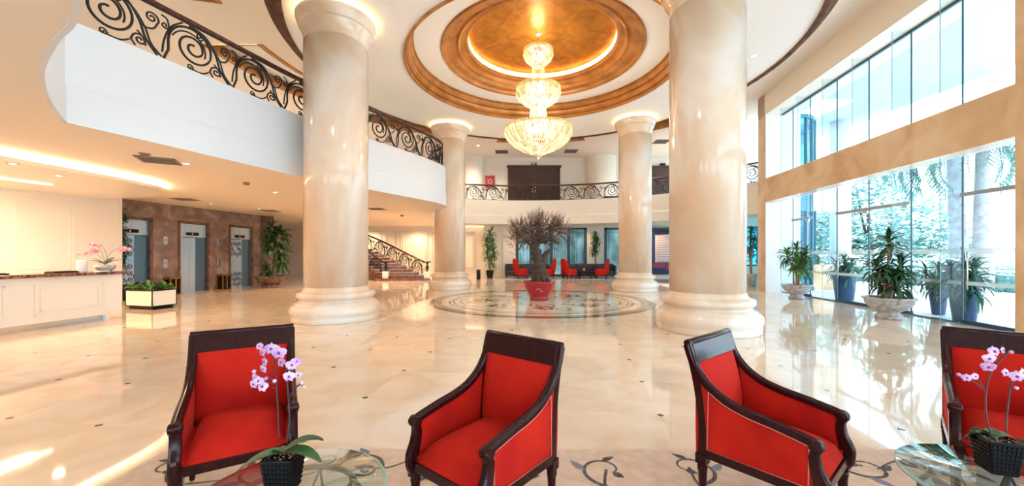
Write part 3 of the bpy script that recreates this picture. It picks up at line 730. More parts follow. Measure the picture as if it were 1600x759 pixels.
    # legs: turned and tapered, square block on top
    for sx in (-1,1):
        for y_,fr in ((yf-.005,1),(yb_+.085,0)):
            x_=sx*((Wf if fr else Wb)/2-.024); m_=MB()
            m_.cb((x_,y_,.272),(.062,.062,.06))
            m_.lathe([(.012,0),(.016,.01),(.022,.12),(.026,.20),(.030,.225),(.022,.235),(.030,.243),(.03,.25)],14,(x_,y_,0)); m_.build('leg',WOOD,t,bevel=.002)
    # crest rail
    m_=MB(); rows=[]
    def BY(z): return yb_+.092-.08*max(0,(z-.45)/.48)**1.6
    for i in range(2):
        z0,z1=zb-.10,zb+.012
    y0,y1=BY(zb-.105),BY(zb)-.008
    x_=Wb/2-.022
    m_.add([(-x_,y0+.022,zb-.105),(x_,y0+.022,zb-.105),(x_,y1+.024,zb+.006),(-x_,y1+.024,zb+.006),(-x_,y0-.022,zb-.105),(x_,y0-.022,zb-.105),(x_,y1-.024,zb+.006),(-x_,y1-.024,zb+.006)],
       [(0,1,2,3),(7,6,5,4),(0,4,5,1),(3,2,6,7),(0,3,7,4),(1,5,6,2)])
    m_.tube([(-x_-.02,y1-.004,zb+.008),(x_+.02,y1-.004,zb+.008)],.022,8)
    m_.build('crest_rail',WOOD,t,bevel=.003)
    # back pad (front puffed, rear flat)
    m_=MB(); xi=Wb/2-.034; rows=[];rows2=[]
    for i in range(9):
        v=i/8; z=.36+(zb-.105-.36)*v; r_=[];r2=[]
        for j in range(11):
            u=j/10; x=-xi+2*xi*u; puff=.045*(max(0,sin(PI*u))**.35)*(max(0,sin(PI*min(1,max(0,v*.96+.02))))**.35)
            r_.append((x,BY(z)+.006+puff,z)); r2.append((x,BY(z)-.018,z))
        rows.append(r_); rows2.append(r2)
    m_.grid(rows); m_.grid(rows2); m_.build('backrest',RED,t)
    # seat cushion
    m_=MB(); rows=[]
    def ss(u): return max(0,1-abs(2*u-1)**5)**.5
    for i in range(15):
        v=i/14; r_=[]; y=yb_+.115+(yf+.012-yb_-.115)*v
        for j in range(15):
            u=j/14; f=(y-yb_)/d; hw=(Wb/2-.045)*(1-f)+(Wf/2-.048)*f
            if v>.93: hw*=.995
            z=.335+.105*ss(u)**.8*(max(0,1-abs(v*1.0)**9)**.5)+.018*sin(PI*u)*sin(PI*v)
            r_.append((-hw+2*hw*u,y,z))
        rows.append(r_)
    m_.grid(rows); m_.bx(-Wf/2+.03,Wf/2-.03,yb_+.06,yf+.0,.30,.36); m_.build('seat_cushion',RED,t)
    return t
# fitted positions: chair local +y is its front
ac=armchair('armchair','red armchair at left facing right, behind the lilac orchid on the glass table',(-1.742,2.475,.0148),3.697)
dup(ac,(-.134,2.229,.0148),2.458,'red armchair in the middle of the picture, turned to the left')
dup(ac,(1.503,2.291,.0148),3.827,'red armchair right of the middle turned to the right, showing its outer side')
dup(ac,(3.132,2.376,.0148),2.343,'red armchair cut by the right edge of the picture behind the second orchid')
# ================================================================ RUG
t=thing('area_rug','large cream rug with dark scrolling vines under the red armchairs and glass tables','rug',(0,0,0))
mb=MB(); mb.prism([(-2.7,-1.2),(4.6,-1.2),(4.6,2.93),(-2.62,2.93)],.001,.012); mb.build('pile',RUGM,t)
rn=random.Random(3); mv=MB(); mv2=MB()
def flatcurve(mb,pts,w0,w1,z):
    n=len(pts); vs=[]
    for i,p in enumerate(pts):
        a=Vector(pts[min(i+1,n-1)])-Vector(pts[max(i-1,0)]); a.normalize(); k=i/(n-1); w_=(w0+(w1-w0)*k)/2
        vs+= [(p[0]-a.y*w_,p[1]+a.x*w_,z),(p[0]+a.y*w_,p[1]-a.x*w_,z)]
    mb.add(vs,[(2*i,2*i+1,2*i+3,2*i+2) for i in range(n-1)])
def leafshape(mb,x,y,a,L,W,z):
    pts=[(0,0),(.3,.5),(.6,.42),(1,0),(.6,-.42),(.3,-.5)]
    mb.add([(x+L*u*cos(a)-W*v*sin(a),y+L*u*sin(a)+W*v*cos(a),z) for u,v in pts],[(0,1,2,3,4,5)])
for gx_ in range(12):
    for gy_ in range(6):
        x=-2.35+gx_*.60+rn.uniform(-.05,.05); y=-.60+gy_*.652+rn.uniform(-.05,.05); s_=1 if (gx_+gy_)%2 else -1
        a=rn.uniform(0,6.28); 
        if not(-2.4<x<4.3 and y<2.8): continue
        pts=spir(x,y,.20,.05,a,s_*.85,24); y-=.0; flatcurve(mv,pts,.03,.012,.0135)
        leafshape(mv,pts[-1][0],pts[-1][1],a+1,.09,.06,.0137)
        p=pts[6]; leafshape(mv2,p[0],p[1],a+s_*2.4,.15,.06,.0139); p=pts[13]; leafshape(mv,p[0],p[1],a+s_*4,.12,.05,.0141)
        flatcurve(mv,spline([(x,y),(x+.25*cos(a),min(2.86,y+.25*sin(a))),(x+.5*cos(a+.5),min(2.88,y+.45*sin(a+.5)))],5),.022,.01,.0143)
mv.build('vine_pattern',RUGD,t)['kind']='stuff'; mv2.build('leaf_pattern',RUGB,t)['kind']='stuff'
# ================================================================ GLASS TABLES + ORCHIDS
def glass_table(label,loc):
    t=thing('glass_side_table',label,'table',loc,0)
    m_=MB(); m_.lathe([(.001,.495),(.370,.495),(.375,.499),(.375,.506),(.370,.51),(.001,.51)],64); m_.build('glass_top',TTOP,t)
    m_=MB(); m_.ring([(.366,.4955),(.3752,.497),(.3752,.508),(.366,.5095)],64,(0,0)); m_.build('glass_edge',TEDGE,t)
    MB().ring([(.25,.472),(.262,.472),(.262,.492),(.25,.492)],40,(0,0),0,2*PI,True).build('ring_frame',BRONZ,t); MB().ring([(.16,.12),(.172,.12),(.172,.135),(.16,.135)],32,(0,0),0,2*PI,True).build('lower_ring',BRONZ,t)
    for k in range(4):
        a=k*PI/2+PI/4; m_=MB()
        pts=[(.25,.475),(.29,.40),(.24,.30),(.17,.20),(.16,.12),(.22,.03),(.26,.006)]
        m_.tube([(p.x*cos(a),p.x*sin(a),p.y) for p in spline(pts,5)],.011,6); m_.build('leg',BRONZ,t)
    m_=MB()
    for k in range(8):
        a=k*PI/4; b=a+PI/4
        m_.tube([(.255*cos(a),.255*sin(a),.47),(.17*cos(b),.17*sin(b),.14)],.006,5); m_.tube([(.255*cos(b),.255*sin(b),.47),(.17*cos(a),.17*sin(a),.14)],.006,5)
        pts=spir(.32,0,.05,.012,PI,1.3,16); m_.tube([((q[0])*cos(a)-q[1]*sin(a),(q[0])*sin(a)+q[1]*cos(a),.484) for q in pts],.006,5)
    m_.build('scroll_ornament',BRONZ,t)
    return t
glass_table('round glass table in front of the left red armchair',(-.90,1.55,.019)); glass_table('round glass table at the right edge of the picture',(2.12,1.60,.019))
def orchid_flower(mb,lip,c,face,s_):
    """five petals round a lip"""
    f=Vector(face).normalized(); u=f.orthogonal().normalized(); 
    if abs(f.z)<.95: u=(Vector((0,0,1))-f*f.z).normalized()
    v=f.cross(u); c=Vector(c)
    for k,(an,L,W) in enumerate(((0,.95,.66),(1.25,1.05,1.15),(-1.25,1.05,1.15),(2.45,.9,.66),(-2.45,.9,.66))):
        d=u*cos(an)+v*sin(an); e=u*-sin(an)+v*cos(an); rows=[]
        for i in range(5):
            t_=i/4; w_=W*s_*math.sin(PI*min(.97,(t_*.9+.08)))**.7
            rows.append([tuple(c+d*(s_*L*t_)+e*(w_*q)+f*(s_*(.12*sin(PI*t_)-.10*abs(q)*2*t_)+.002)) for q in (-.5,0,.5)])
        mb.grid(rows)
    lip.ball(tuple(c+f*s_*.18),(s_*.22,s_*.22,s_*.22),6); 
def orchid(label,loc,rz,mats,stalks,pot,name='potted_orchid',flower=.026,leaves=((.16,-.1,.035),(.15,.5,.05),(-.16,.2,.02),(.1,2.2,.03))):
    t=thing(name,label,'orchid',loc,rz); pot(t)
    z0=.155
    m_=MB()
    for (L,a,h) in leaves:
        rows=[]; d=Vector((cos(a),sin(a),0))*(1 if L>0 else -1); e=Vector((-d.y,d.x,0)); LL=abs(L)
        for i in range(8):
            q=i/7; p=d*(LL*q*1.05)+Vector((0,0,z0+h*2.2*q-.075*q*q*1.4)); w_=LL*.23*(sin(PI*min(.99,q*.86+.12))**.6)
            rows.append([tuple(p+e*(-w_)+Vector((0,0,.008))),tuple(p),tuple(p+e*w_+Vector((0,0,.008)))])
        m_.grid(rows)
    m_.build('leaves',LEAF,t)
    for st in stalks:
        m_=MB(); P=spline(st['p'],6); m_.tube([tuple(p) for p in P],[.0032]*len(P),5); 
        for (c,b,sc,f) in st['f']:
            m_.tube([b,Vector(b).lerp(Vector(c),.5)+Vector((0,0,.006)),Vector(c)-Vector(f).normalized()*.004],.0014,4)
        m_.build('stalk',STEM,t)
        for (c,b,sc,f) in st['f']:
            if sc<.5:
                m_=MB(); m_.ball(c,.008,8); m_.build('bud',mats[0],t)
            else:
                m_=MB(); l_=MB(); m_.mat(mats[0]); orchid_flower(m_,l_,c,f,flower*sc)
                bl=m_.build('blossom',mats[0],t); l_.build('lip',mats[1],bl)
    return t
def lattice_pot(t):
    m_=MB(); m_.taper((0,0),0,.15,.045,.062); m_.build('pot',BLK,t,bevel=.004)
    m_=MB()
    for sx,sy in ((1,0),(0,-1),(0,1),(-1,0)):
        for i in range(7):
            for j in range(7):
                q=(i+.5)/7*2-1; z=.015+j*.019; r_=.045+.017*z/.15+.0015; w_=r_*.9
                if sx: m_.cb((sx*r_,q*w_,z),(.005,.010,.010))
                else: m_.cb((q*w_,sy*r_,z),(.010,.005,.010))
    m_.build('woven_studs',BLK,t)
    m_=MB(); m_.bx(-.056,.056,-.056,.056,.13,.142)
    rn=random.Random(2)
    for i in range(60):
        x,y=rn.uniform(-.05,.05),rn.uniform(-.05,.05); m_.ball((x,y,.145),(rn.uniform(.004,.012),rn.uniform(.003,.008),.006),5)
    m_.build('bark_chips',CHIPS,t)
F=(-.1,-1,.1)
# left orchid, local frame = world (rotation small)
fl=lambda px,py,D,loc,sc,b,f=F: ((( (px-800)/600*D-loc[0]), D-loc[1], 1.5-(py-397)/600*D-loc[2]),b,sc,f)
L1=(-.94,1.58,.5295)
def P1(px,py,D): return ((px-800)/600*D-L1[0],D-L1[1],1.5-(py-397)/600*D-L1[2])
s1=[P1(436,688,1.585),P1(434,640,1.59),P1(431,590,1.6),P1(428,560,1.6),P1(412,545,1.58)]
s2=[P1(448,690,1.60),P1(452,650,1.61),P1(449,600,1.63),P1(448,570,1.63),P1(462,562,1.62)]
s3=[P1(452,622,1.62),P1(462,606,1.62),P1(472,597,1.61)]
f1=[(P1(x,y,D),P1(bx_,by_,1.595),sc,f) for x,y,D,bx_,by_,sc,f in (
 (424,545,1.57,430,556,1.05,(.1,-1,.1)),(436,551,1.56,431,560,1.15,(.2,-1,-.1)),(411,550,1.57,424,553,.8,(-.5,-1,.1)),(406,541,1.58,422,550,.7,(-.3,-1,.4)),
 (414,565,1.58,430,570,.85,(-.7,-1,0)),(412,576,1.57,430,578,.8,(-.5,-1,-.2)),(399,590,1.58,430,596,.85,(-.6,-1,0)),(404,595,1.56,430,598,.8,(.2,-1,.1)),(397,600,1.57,430,600,.8,(-.3,-1,0)),(411,604,1.56,432,608,.95,(-.2,-1,.3)),
 (397,580,1.59,428,588,.3,F),(416,591,1.57,430,595,.3,F),(429,595,1.57,433,590,.3,F))]
f2=[(P1(x,y,D),P1(bx_,by_,1.625),sc,f) for x,y,D,bx_,by_,sc,f in (
 (440,566,1.6,449,566,.9,(-.5,-1,.2)),(456,570,1.59,449,568,.95,(.4,-1,0)),(463,565,1.6,452,565,.85,(.6,-1,.2)),(452,588,1.59,450,592,.95,(.1,-1,.1)),(466,586,1.6,452,592,.6,(.5,-1,.1)))]
f3=[(P1(475,605,1.61),P1(466,602,1.62),.3,F),(P1(471,598,1.61),P1(466,602,1.62),.3,F)]
orchid('lilac orchid in a black lattice pot on the left glass table',L1,0,(PINK,LIP),[dict(p=s1,f=f1),dict(p=s2,f=f2),dict(p=s3,f=f3)],lattice_pot,leaves=((.15,-.05,.03),(.14,.45,.055),(-.17,.25,.015),(.1,2.6,.02)))
L2=(2.17,1.72,.5295)
def P2(px,py,D): return ((px-800)/600*D-L2[0],D-L2[1],1.5-(py-397)/600*D-L2[2])
s1=[P2(1547,676,1.72),P2(1541,650,1.72),P2(1540,620,1.73),P2(1545,590,1.73),P2(1556,570,1.72),P2(1575,550,1.70)]
s2=[P2(1572,676,1.74),P2(1574,640,1.75),P2(1580,600,1.75),P2(1592,590,1.74)]
f1=[(P2(x,y,D),P2(bx_,by_,1.73),sc,f) for x,y,D,bx_,by_,sc,f in (
 (1552,549,1.69,1560,566,1.0,(0,-1,.2)),(1545,560,1.69,1552,572,.95,(-.3,-1,0)),(1544,573,1.69,1548,582,1.0,(-.5,-1,-.2)),(1566,547,1.7,1568,556,.7,(.4,-1,.1)),(1570,582,1.7,1552,590,.8,(.2,-1,.1)),(1510,590,1.7,1540,612,.75,(-.4,-1,.1)),(1523,588,1.7,1540,610,.7,(.1,-1,.2)),(1498,585,1.71,1538,606,.3,F),(1580,550,1.7,1574,552,.3,F))]
f2=[(P2(x,y,D),P2(bx_,by_,1.75),sc,f) for x,y,D,bx_,by_,sc,f in ((1588,588,1.71,1582,598,1.1,(-.3,-1,.1)),(1597,583,1.72,1586,594,1.0,(.4,-1,.1)),(1588,606,1.72,1580,606,.3,F))]
orchid('pale lilac orchid in a black lattice pot on the right glass table',L2,R(-18),(PINK,LIP),[],lattice_pot,leaves=((.14,.3,.02),(.12,1.6,.03),(-.10,-.6,.02)))
# its flower stalks stay in the pot frame
o=[x for x in COL.objects if x.name.startswith('potted_orchid') and x.type=='EMPTY'][-1]
Mi=Matrix.Rotation(R(18),4,'Z')
for st in (dict(p=s1,f=f1),dict(p=s2,f=f2)):
    m_=MB(Mi); P=spline(st['p'],6); m_.tube([tuple(p) for p in P],.0032,5)
    for (c,b,sc,f) in st['f']: m_.tube([b,Vector(b).lerp(Vector(c),.5)+Vector((0,0,.006)),c],.0014,4)
    m_.build('stalk',STEM,o)
    for (c,b,sc,f) in st['f']:
        m_=MB(Mi); l_=MB(Mi)
        if sc<.5: m_.ball(c,.008,8); m_.build('bud',PINK,o)
        else: orchid_flower(m_,l_,c,f,.026*sc); bl=m_.build('blossom',PINK,o); l_.build('lip',LIP,bl)
# ================================================================ RECEPTION COUNTER
MC,LC,_=frameM((-10.35,1.2),(-9.20,9.05))
t=thing('reception_counter','long cream panelled reception counter with a brown marble top at the left edge','counter',(0,0,0))
m_=MB(MC); m_.bx(0,LC,0,.62,.13,1.04)
for u0,u1 in ((LC-3.4,LC-1.9),(LC-5.4,LC-3.9),(LC-1.5,LC-.35),(LC-7.4,LC-5.8)):
    for k_,g_ in ((0,.02),(.09,.012)):
        a,b,c,d=u0+k_,u1-k_,.28+k_*.8,.90-k_*.8
        m_.bx(a,b,-g_,0,d-.03,d); m_.bx(a,b,-g_,0,c,c+.03); m_.bx(a,a+.03,-g_,0,c,d); m_.bx(b-.03,b,-g_,0,c,d)
m_.build('panelled_front',PANEL,t)
m_=MB(MC); m_.bx(0,LC-.25,.10,.55,0,.13); m_.build('plinth',CHROME,t)
for q in (LC-.30,LC-2.2,LC-4.1): m_=MB(MC); m_.bx(q,q+.08,.03,.10,0,.13); m_.build('foot_block',WHITE,t)
m_=MB(MC); m_.bx(-.1,LC+.14,-.12,.72,1.04,1.105); m_.build('marble_top',DARKM,t,bevel=.01)
def onC(u,v,z): return tuple(MC@Vector((u,v,z)))
for u,l in ((LC-2.2,'slim dark tray lying on the reception counter, left of the other one'),(LC-1.15,'slim dark tray lying on the reception counter, nearer the pink flowers')):
    m_=MB(MC); m_.bx(u,u+.42,.1,.34,1.106,1.135); m_.bx(u+.02,u+.40,.12,.32,1.135,1.142); tag(m_.build('tray',BLACKP,bevel=.004),l,'tray')
m_=MB(MC); m_.bx(LC-.42,LC-.22,.02,.18,1.106,1.125); tag(m_.build('paper_stack',WHITE),'small stack of white paper on the reception counter beside the pink flowers','paper')
m_=MB(); m_.lathe([(.08,0),(.085,.01),(.095,.24),(.095,.26),(.085,.26),(.075,.02),(.001,.02)],24,onC(LC-.48,.4,1.106)); tag(m_.build('vase',WHITE),'white cylinder vase standing on the counter left of the pink orchids','vase')
def bowlpot(t):
    m_=MB(); m_.lathe([(.10,0),(.15,.03),(.185,.09),(.18,.14),(.16,.14),(.15,.1),(.001,.1)],24); m_.build('bowl',GREYM,t)
pc=onC(LC-.08,.35,1.106)
stk=[]
rn=random.Random(8)
for dx,dy,h,dr in ((-.05,0,.42,(-.55,.0)),(0,.03,.62,(-.25,-.1)),(.05,0,.52,(.5,.05)),(.02,-.04,.48,(.12,-.35))):
    p=[(dx*.5,dy*.5,.1),(dx,dy,h*.6),(dx+dr[0]*.4,dy+dr[1]*.4,h),(dx+dr[0],dy+dr[1],h-.02)]
    fs_=[]
    for k in range(7):
        q=.45+.55*k/6; x=dx+dr[0]*q; y=dy+dr[1]*q; z=h-.01+rn.uniform(-.03,.03)
        fs_.append(((x+rn.uniform(-.02,.02),y-.03,z),(x,y,z),.9,(rn.uniform(-.5,.8),-1,.1)))
    stk.append(dict(p=p,f=fs_))
orchid('deep pink orchids in a grey bowl on the right end of the reception counter',pc,0,(HOTP,LIP),stk,bowlpot,flower=.055,leaves=((.24,.2,.09),(.28,1.0,.1),(-.28,.3,.09),(.22,-.8,.05),(.26,1.8,.12),(-.2,1.0,.11)))
# ================================================================ PLANTS
def blade(mb,b,az,el,L,W,droop,n=6):
    """long drooping strap leaf"""
    d=Vector((cos(az),sin(az),0)); e=Vector((-d.y,d.x,0)); rows=[]; p=Vector(b); ang=el
    for i in range(n+1):
        q=i/n; w_=W*.5*(sin(PI*min(.98,q*.88+.1))**.7)
        rows.append([tuple(p-e*w_+Vector((0,0,w_*.4))),tuple(p),tuple(p+e*w_+Vector((0,0,w_*.4)))])
        p=p+(d*cos(ang)+Vector((0,0,sin(ang))))*(L/n); ang-=droop/n
    mb.grid(rows)
def rosette(mb,c,n,L,W,rn,h=.25,elmax=1.3):
    for i in range(n):
        q=i/n; blade(mb,(c[0],c[1],c[2]-h*q),rn.uniform(0,2*PI),elmax*(1-q)-.3*q+rn.uniform(-.2,.2),L*rn.uniform(.75,1.1),W*rn.uniform(.8,1.1),rn.uniform(1.0,2.1))
def dracaena(name,label,loc,heads,pot,leafm=LEAF,caneh=None,seed=1,L=.42,W=.06,n=46,cat='potted plant',group=None,canem=CANE,top=.4,cr=.022):
    rn=random.Random(seed); t=thing(name,label,cat,loc,0,group); pot(t)
    m_=MB()
    for (x,y,z,*o) in heads: 
        m_.tube([tuple(v) for v in spline([(x*.25,y*.25,top-.06),(x*.4,y*.4,top+(z-top)*.5),(x,y,z)],4)],cr if not o else o[0],8)
    m_.build('cane',canem,t)
    m_=MB()
    for (x,y,z,*o) in heads: rosette(m_,(x,y,z+.03),n,L*rn.uniform(.85,1.1),W,rn,.30)
    m_.build('foliage',leafm,t); return t
def bowl_planter(r,h,m=GREYM):
    def f(t):
        k=r
        mb=MB(); mb.lathe([(.50*k,0),(.52*k,.02),(.52*k,h*.16),(.42*k,h*.22),(.40*k,h*.30),(.52*k,h*.38),(.74*k,h*.52),(.88*k,h*.72),(.94*k,h*.90),(1.0*k,h*.93),(1.02*k,h*.97),(1.0*k,h),(.88*k,h),(.84*k,h*.88),(.001,h*.86)],48,wob=lambda a,z:1+(.03*sin(16*a) if h*.38<z<h*.85 else 0)); mb.build('bowl',m,t)
        MB().lathe([(.85*k,h*.87),(.4*k,h*.90),(.001,h*.91)],24).build('soil',SOIL,t)
    return f
def tall_pot(r0,r1,h,m,sq=False):
    def f(t):
        mb=MB()
        if sq: mb.taper((0,0),0,h,r0,r1); mb.build('pot',m,t,bevel=.01)
        else: mb.lathe([(r0*.96,0),(r0,.02),(r1*.98,h*.8),(r1*1.03,h*.93),(r1*1.04,h),(r1*.92,h),(r1*.9,h*.93),(.001,h*.92)],36); mb.build('pot',m,t)
        MB().lathe([(r1*.88,h*.94+(.06 if sq else 0)*h),(.001,h*.96+(.06 if sq else 0)*h)],20).build('soil',SOIL,t)
    return f
dracaena('potted_dracaena','bushy dracaena in a grey veined stone bowl inside the glass wall, nearer one',(8.78,8.95,0),[(0,0,1.80),(-.22,.05,1.2),(.2,-.08,1.25),(.06,.2,1.0),(-.05,-.2,.95),(.28,.1,.85)],bowl_planter(.47,.50),LEAF,seed=4,L=.46,W=.075,n=50,top=.45,cr=.03,canem=pr('pinkish_cane',(.5,.3,.27),.6))
dracaena('potted_dracaena','bushy dracaena in a grey veined stone bowl inside the glass wall, farther one',(9.6,12.95,0),[(0,0,1.72),(-.28,.05,1.5),(.26,-.05,1.55),(.08,.2,1.3),(-.1,-.2,1.25),(.3,.1,1.2)],bowl_planter(.44,.48),LEAF2,seed=9,L=.46,W=.07,n=44,top=.43,canem=CANE)
dracaena('potted_dracaena','tall dracaena in a carved stone bowl beside the third elevator',(-10.9,17.45,0),[(0,0,2.7),(-.15,0,2.4),(.3,.1,2.45),(.1,-.2,2.0),(.45,0,1.7),(-.1,.1,1.9),(.4,-.1,1.2),(-.25,.0,.75)],bowl_planter(.70,.52,DARKM),LEAF,seed=12,L=.62,W=.10,n=46,top=.45,cr=.07)
dracaena('potted_dracaena','dracaena in a dark tapered pot left of the far red chairs',(-1.38,24.0,0),[(0,0,2.75),(.12,0,2.3),(-.2,.1,2.2),(.2,.1,1.7),(-.15,-.1,1.5),(.05,.1,1.1)],tall_pot(.16,.24,.5,BLACKP,True),LEAF2,seed=15,L=.55,W=.09,n=36,top=.45)
dracaena('potted_dracaena','dark leaved dracaena behind the dark sofa between the far windows',(5.42,24.93,0),[(0,0,2.75),(-.1,-.05,2.5),(.1,0,2.4),(.05,0,2.0),(-.1,-.05,1.8)],tall_pot(.10,.13,.5,BLACKP),LEAF,seed=16,L=.42,W=.09,n=38,top=.45)
dracaena('potted_dracaena','tall dark dracaena half hidden behind the end of the reception wall',(-12.72,12.5,0),[(0,0,2.9),(.03,-.03,2.45),(.03,0,1.9),(-.03,0,2.2),(.03,0,1.5)],tall_pot(.16,.2,.5,BLACKP),LEAF,seed=17,L=.26,W=.08,n=34,top=.45)
# box planter near the counter end
t=thing('planter_box','cream panelled planter box with black edges by the end of the reception counter','planter',(-9.95,10.65,0),R(-14))
m_=MB(); m_.bx(-.55,.42,-.30,.30,.10,.52); m_.build('box',PANEL,t,bevel=.004)
m_=MB()
for x_ in (-.555,.405):
    for y_ in (-.305,.285): m_.bx(x_,x_+.02,y_,y_+.02,.10,.525)
m_.bx(-.56,.43,-.31,-.30,.505,.53); m_.bx(-.56,.43,-.31,-.30,.09,.11); m_.bx(.42,.43,-.31,.31,.505,.53); m_.bx(.42,.43,-.31,.31,.09,.11); m_.bx(-.5,.37,-.25,.25,0,.10); m_.build('black_edging',BLK,t)
m_=MB(); m_.bx(-.53,.40,-.28,.28,.50,.54); m_.build('soil',SOIL,t)
rn=random.Random(21); m_=MB()
for i in range(90):
    x,y=rn.uniform(-.5,.38),rn.uniform(-.27,.27); blade(m_,(x,y,.53),rn.uniform(0,6.28),rn.uniform(.5,1.4),rn.uniform(.2,.34),.10,rn.uniform(.8,2),5)
m_.build('foliage',LEAF2,t)['kind']='stuff'
# blue outdoor pots
def outpot(label,loc,r0,r1,h,seed,L=.55):
    dracaena('outdoor_planter',label,loc,[(0,0,h+.45),(-.2,.1,h+.35),(.22,0,h+.4),(0,-.15,h+.15),(.12,.2,h+.15)],tall_pot(r0,r1,h,BLUEP),LEAFO,seed=seed,L=L,W=.05,n=44,top=h*.95,group='blue pots with bushes on the terrace')
outpot('blue glazed pot with a bush outside between the two glass doors',(10.95,12.65,0),.24,.31,.82,31)
outpot('blue glazed pot far outside behind the distant stone bowl',(14.3,18.2,0),.25,.3,.85,32)
outpot('slim blue pot outside, left of the pair by the near glass door',(10.66,9.6,0),.12,.18,.66,33,.42)
outpot('wide blue pot outside, right of the pair by the near glass door',(10.15,8.62,0),.18,.25,.74,34,.6)
# ================================================================ MEDALLION inlay
MX,MY=.9,12.5
def inl(mb,r0,r1,z=.0012): mb.ring([(r1,z),(r0,z)],96,(MX,MY))
mb=MB(); mb.mat(INC); inl(mb,.01,3.54,.0008); mb.mat(INB); inl(mb,3.34,3.54); inl(mb,3.16,3.20); inl(mb,2.86,2.92); inl(mb,2.52,2.55)
mb.mat(INR); inl(mb,2.74,2.79); mb.mat(pr('grey_inlay',(.3,.28,.25),.05,IOR=1.7)); inl(mb,3.22,3.32)
rn=random.Random(6)
mb.mat(ING)
for k in range(8):
    a=k*PI/4; ca_,sa_=cos(a),sin(a)
    def T_(p): return (MX+p[0]*ca_-p[1]*sa_,MY+p[0]*sa_+p[1]*ca_)
    flatcurve(mb,[T_(q) for q in spir(1.25,.0,.42,.1,0,1.1,26)],.05,.03,.0018)
    flatcurve(mb,[T_(q) for q in spir(2.05,.45,.32,.08,PI,-1.1,26)],.05,.03,.0018)
    for j in range(9):
        an=j*.7; q=T_((1.85+.12*cos(an),.12*sin(an))); mb.mat(INR if j%2 else ING); leafshape(mb,q[0],q[1],an+a,.24,.12,.0022+j*.00005)
    mb.mat(ING)
    for j in range(4):
        q=T_((1.1+.3*j,-.35+.1*j)); leafshape(mb,q[0],q[1],a+1.1*j,.26,.10,.0020)
struct('trim_22',mb,None,'round inlaid floral medallion in the polished floor')
# ================================================================ BONSAI
t=thing('bonsai_tree','large bare twisted bonsai tree in a red pot in the centre of the hall','bonsai tree',(.9,12.65,0))
m_=MB(); m_.lathe([(.30,0),(.31,.03),(.32,.10),(.30,.12),(.33,.15),(.40,.28),(.46,.42),(.50,.52),(.52,.55),(.545,.56),(.55,.60),(.54,.62),(.49,.62),(.47,.56),(.001,.54)],48); m_.build('pot',REDP,t)
m_=MB(); 
m_.tube([(-.13+.03*i,-.455-.012*math.sin(i)-.0,.36+.05*sin(i*.8)) for i in range(8)],.008,5); m_.tube([(-.08+.025*i,-.445,.40+.02*sin(i)) for i in range(6)],.006,5); m_.build('pot_emblem',pr('pale_emblem',(.8,.5,.45),.5),t)
m_=MB(); m_.lathe([(.47,.56),(.3,.60),(.1,.62),(.001,.63)],24); m_.build('soil',SOIL,t)
rn=random.Random(77)
m_=MB()
tr_=spline([(.05,0,.55),(.04,0,.8),(-.02,0,1.15),(-.08,0,1.5),(-.16,0,1.78),(-.15,0,1.95)],6); n=len(tr_)
m_.tube(tr_,[.30-.16*(i/(n-1))**.5+(.03*sin(i*1.7)) for i in range(n)],14)
for a in range(9):
    an=a*.7; m_.tube(spline([(.05+.10*cos(an),.10*sin(an),1.0),(.05+.20*cos(an),.18*sin(an),.75),(.05+.30*cos(an+.2),.28*sin(an+.2),.60)],4),[.09-.005*i for i in range(9)],7)
m_.build('trunk',BARK,t)
m_=MB(); q=spline([(.08,-.02,1.05),(.14,-.03,1.35),(.22,-.03,1.52),(.36,-.02,1.63)],5); m_.tube(q,[.13-.004*i for i in range(len(q))],10); m_.build('cut_stub',BARK,t)
br=MB(); tw=MB(); tp=MB()
top=Vector((-.15,0,1.9)); CXB,CZB=-.02,1.80
shell=[]
def shellpt(az,el):
    return Vector((CXB+1.12*cos(el)*cos(az),.95*cos(el)*sin(az),CZB+1.0*sin(el)))
forks=[Vector((-.15,0,1.9)),Vector((-.10,.02,1.85)),Vector((-.2,0,1.75))]
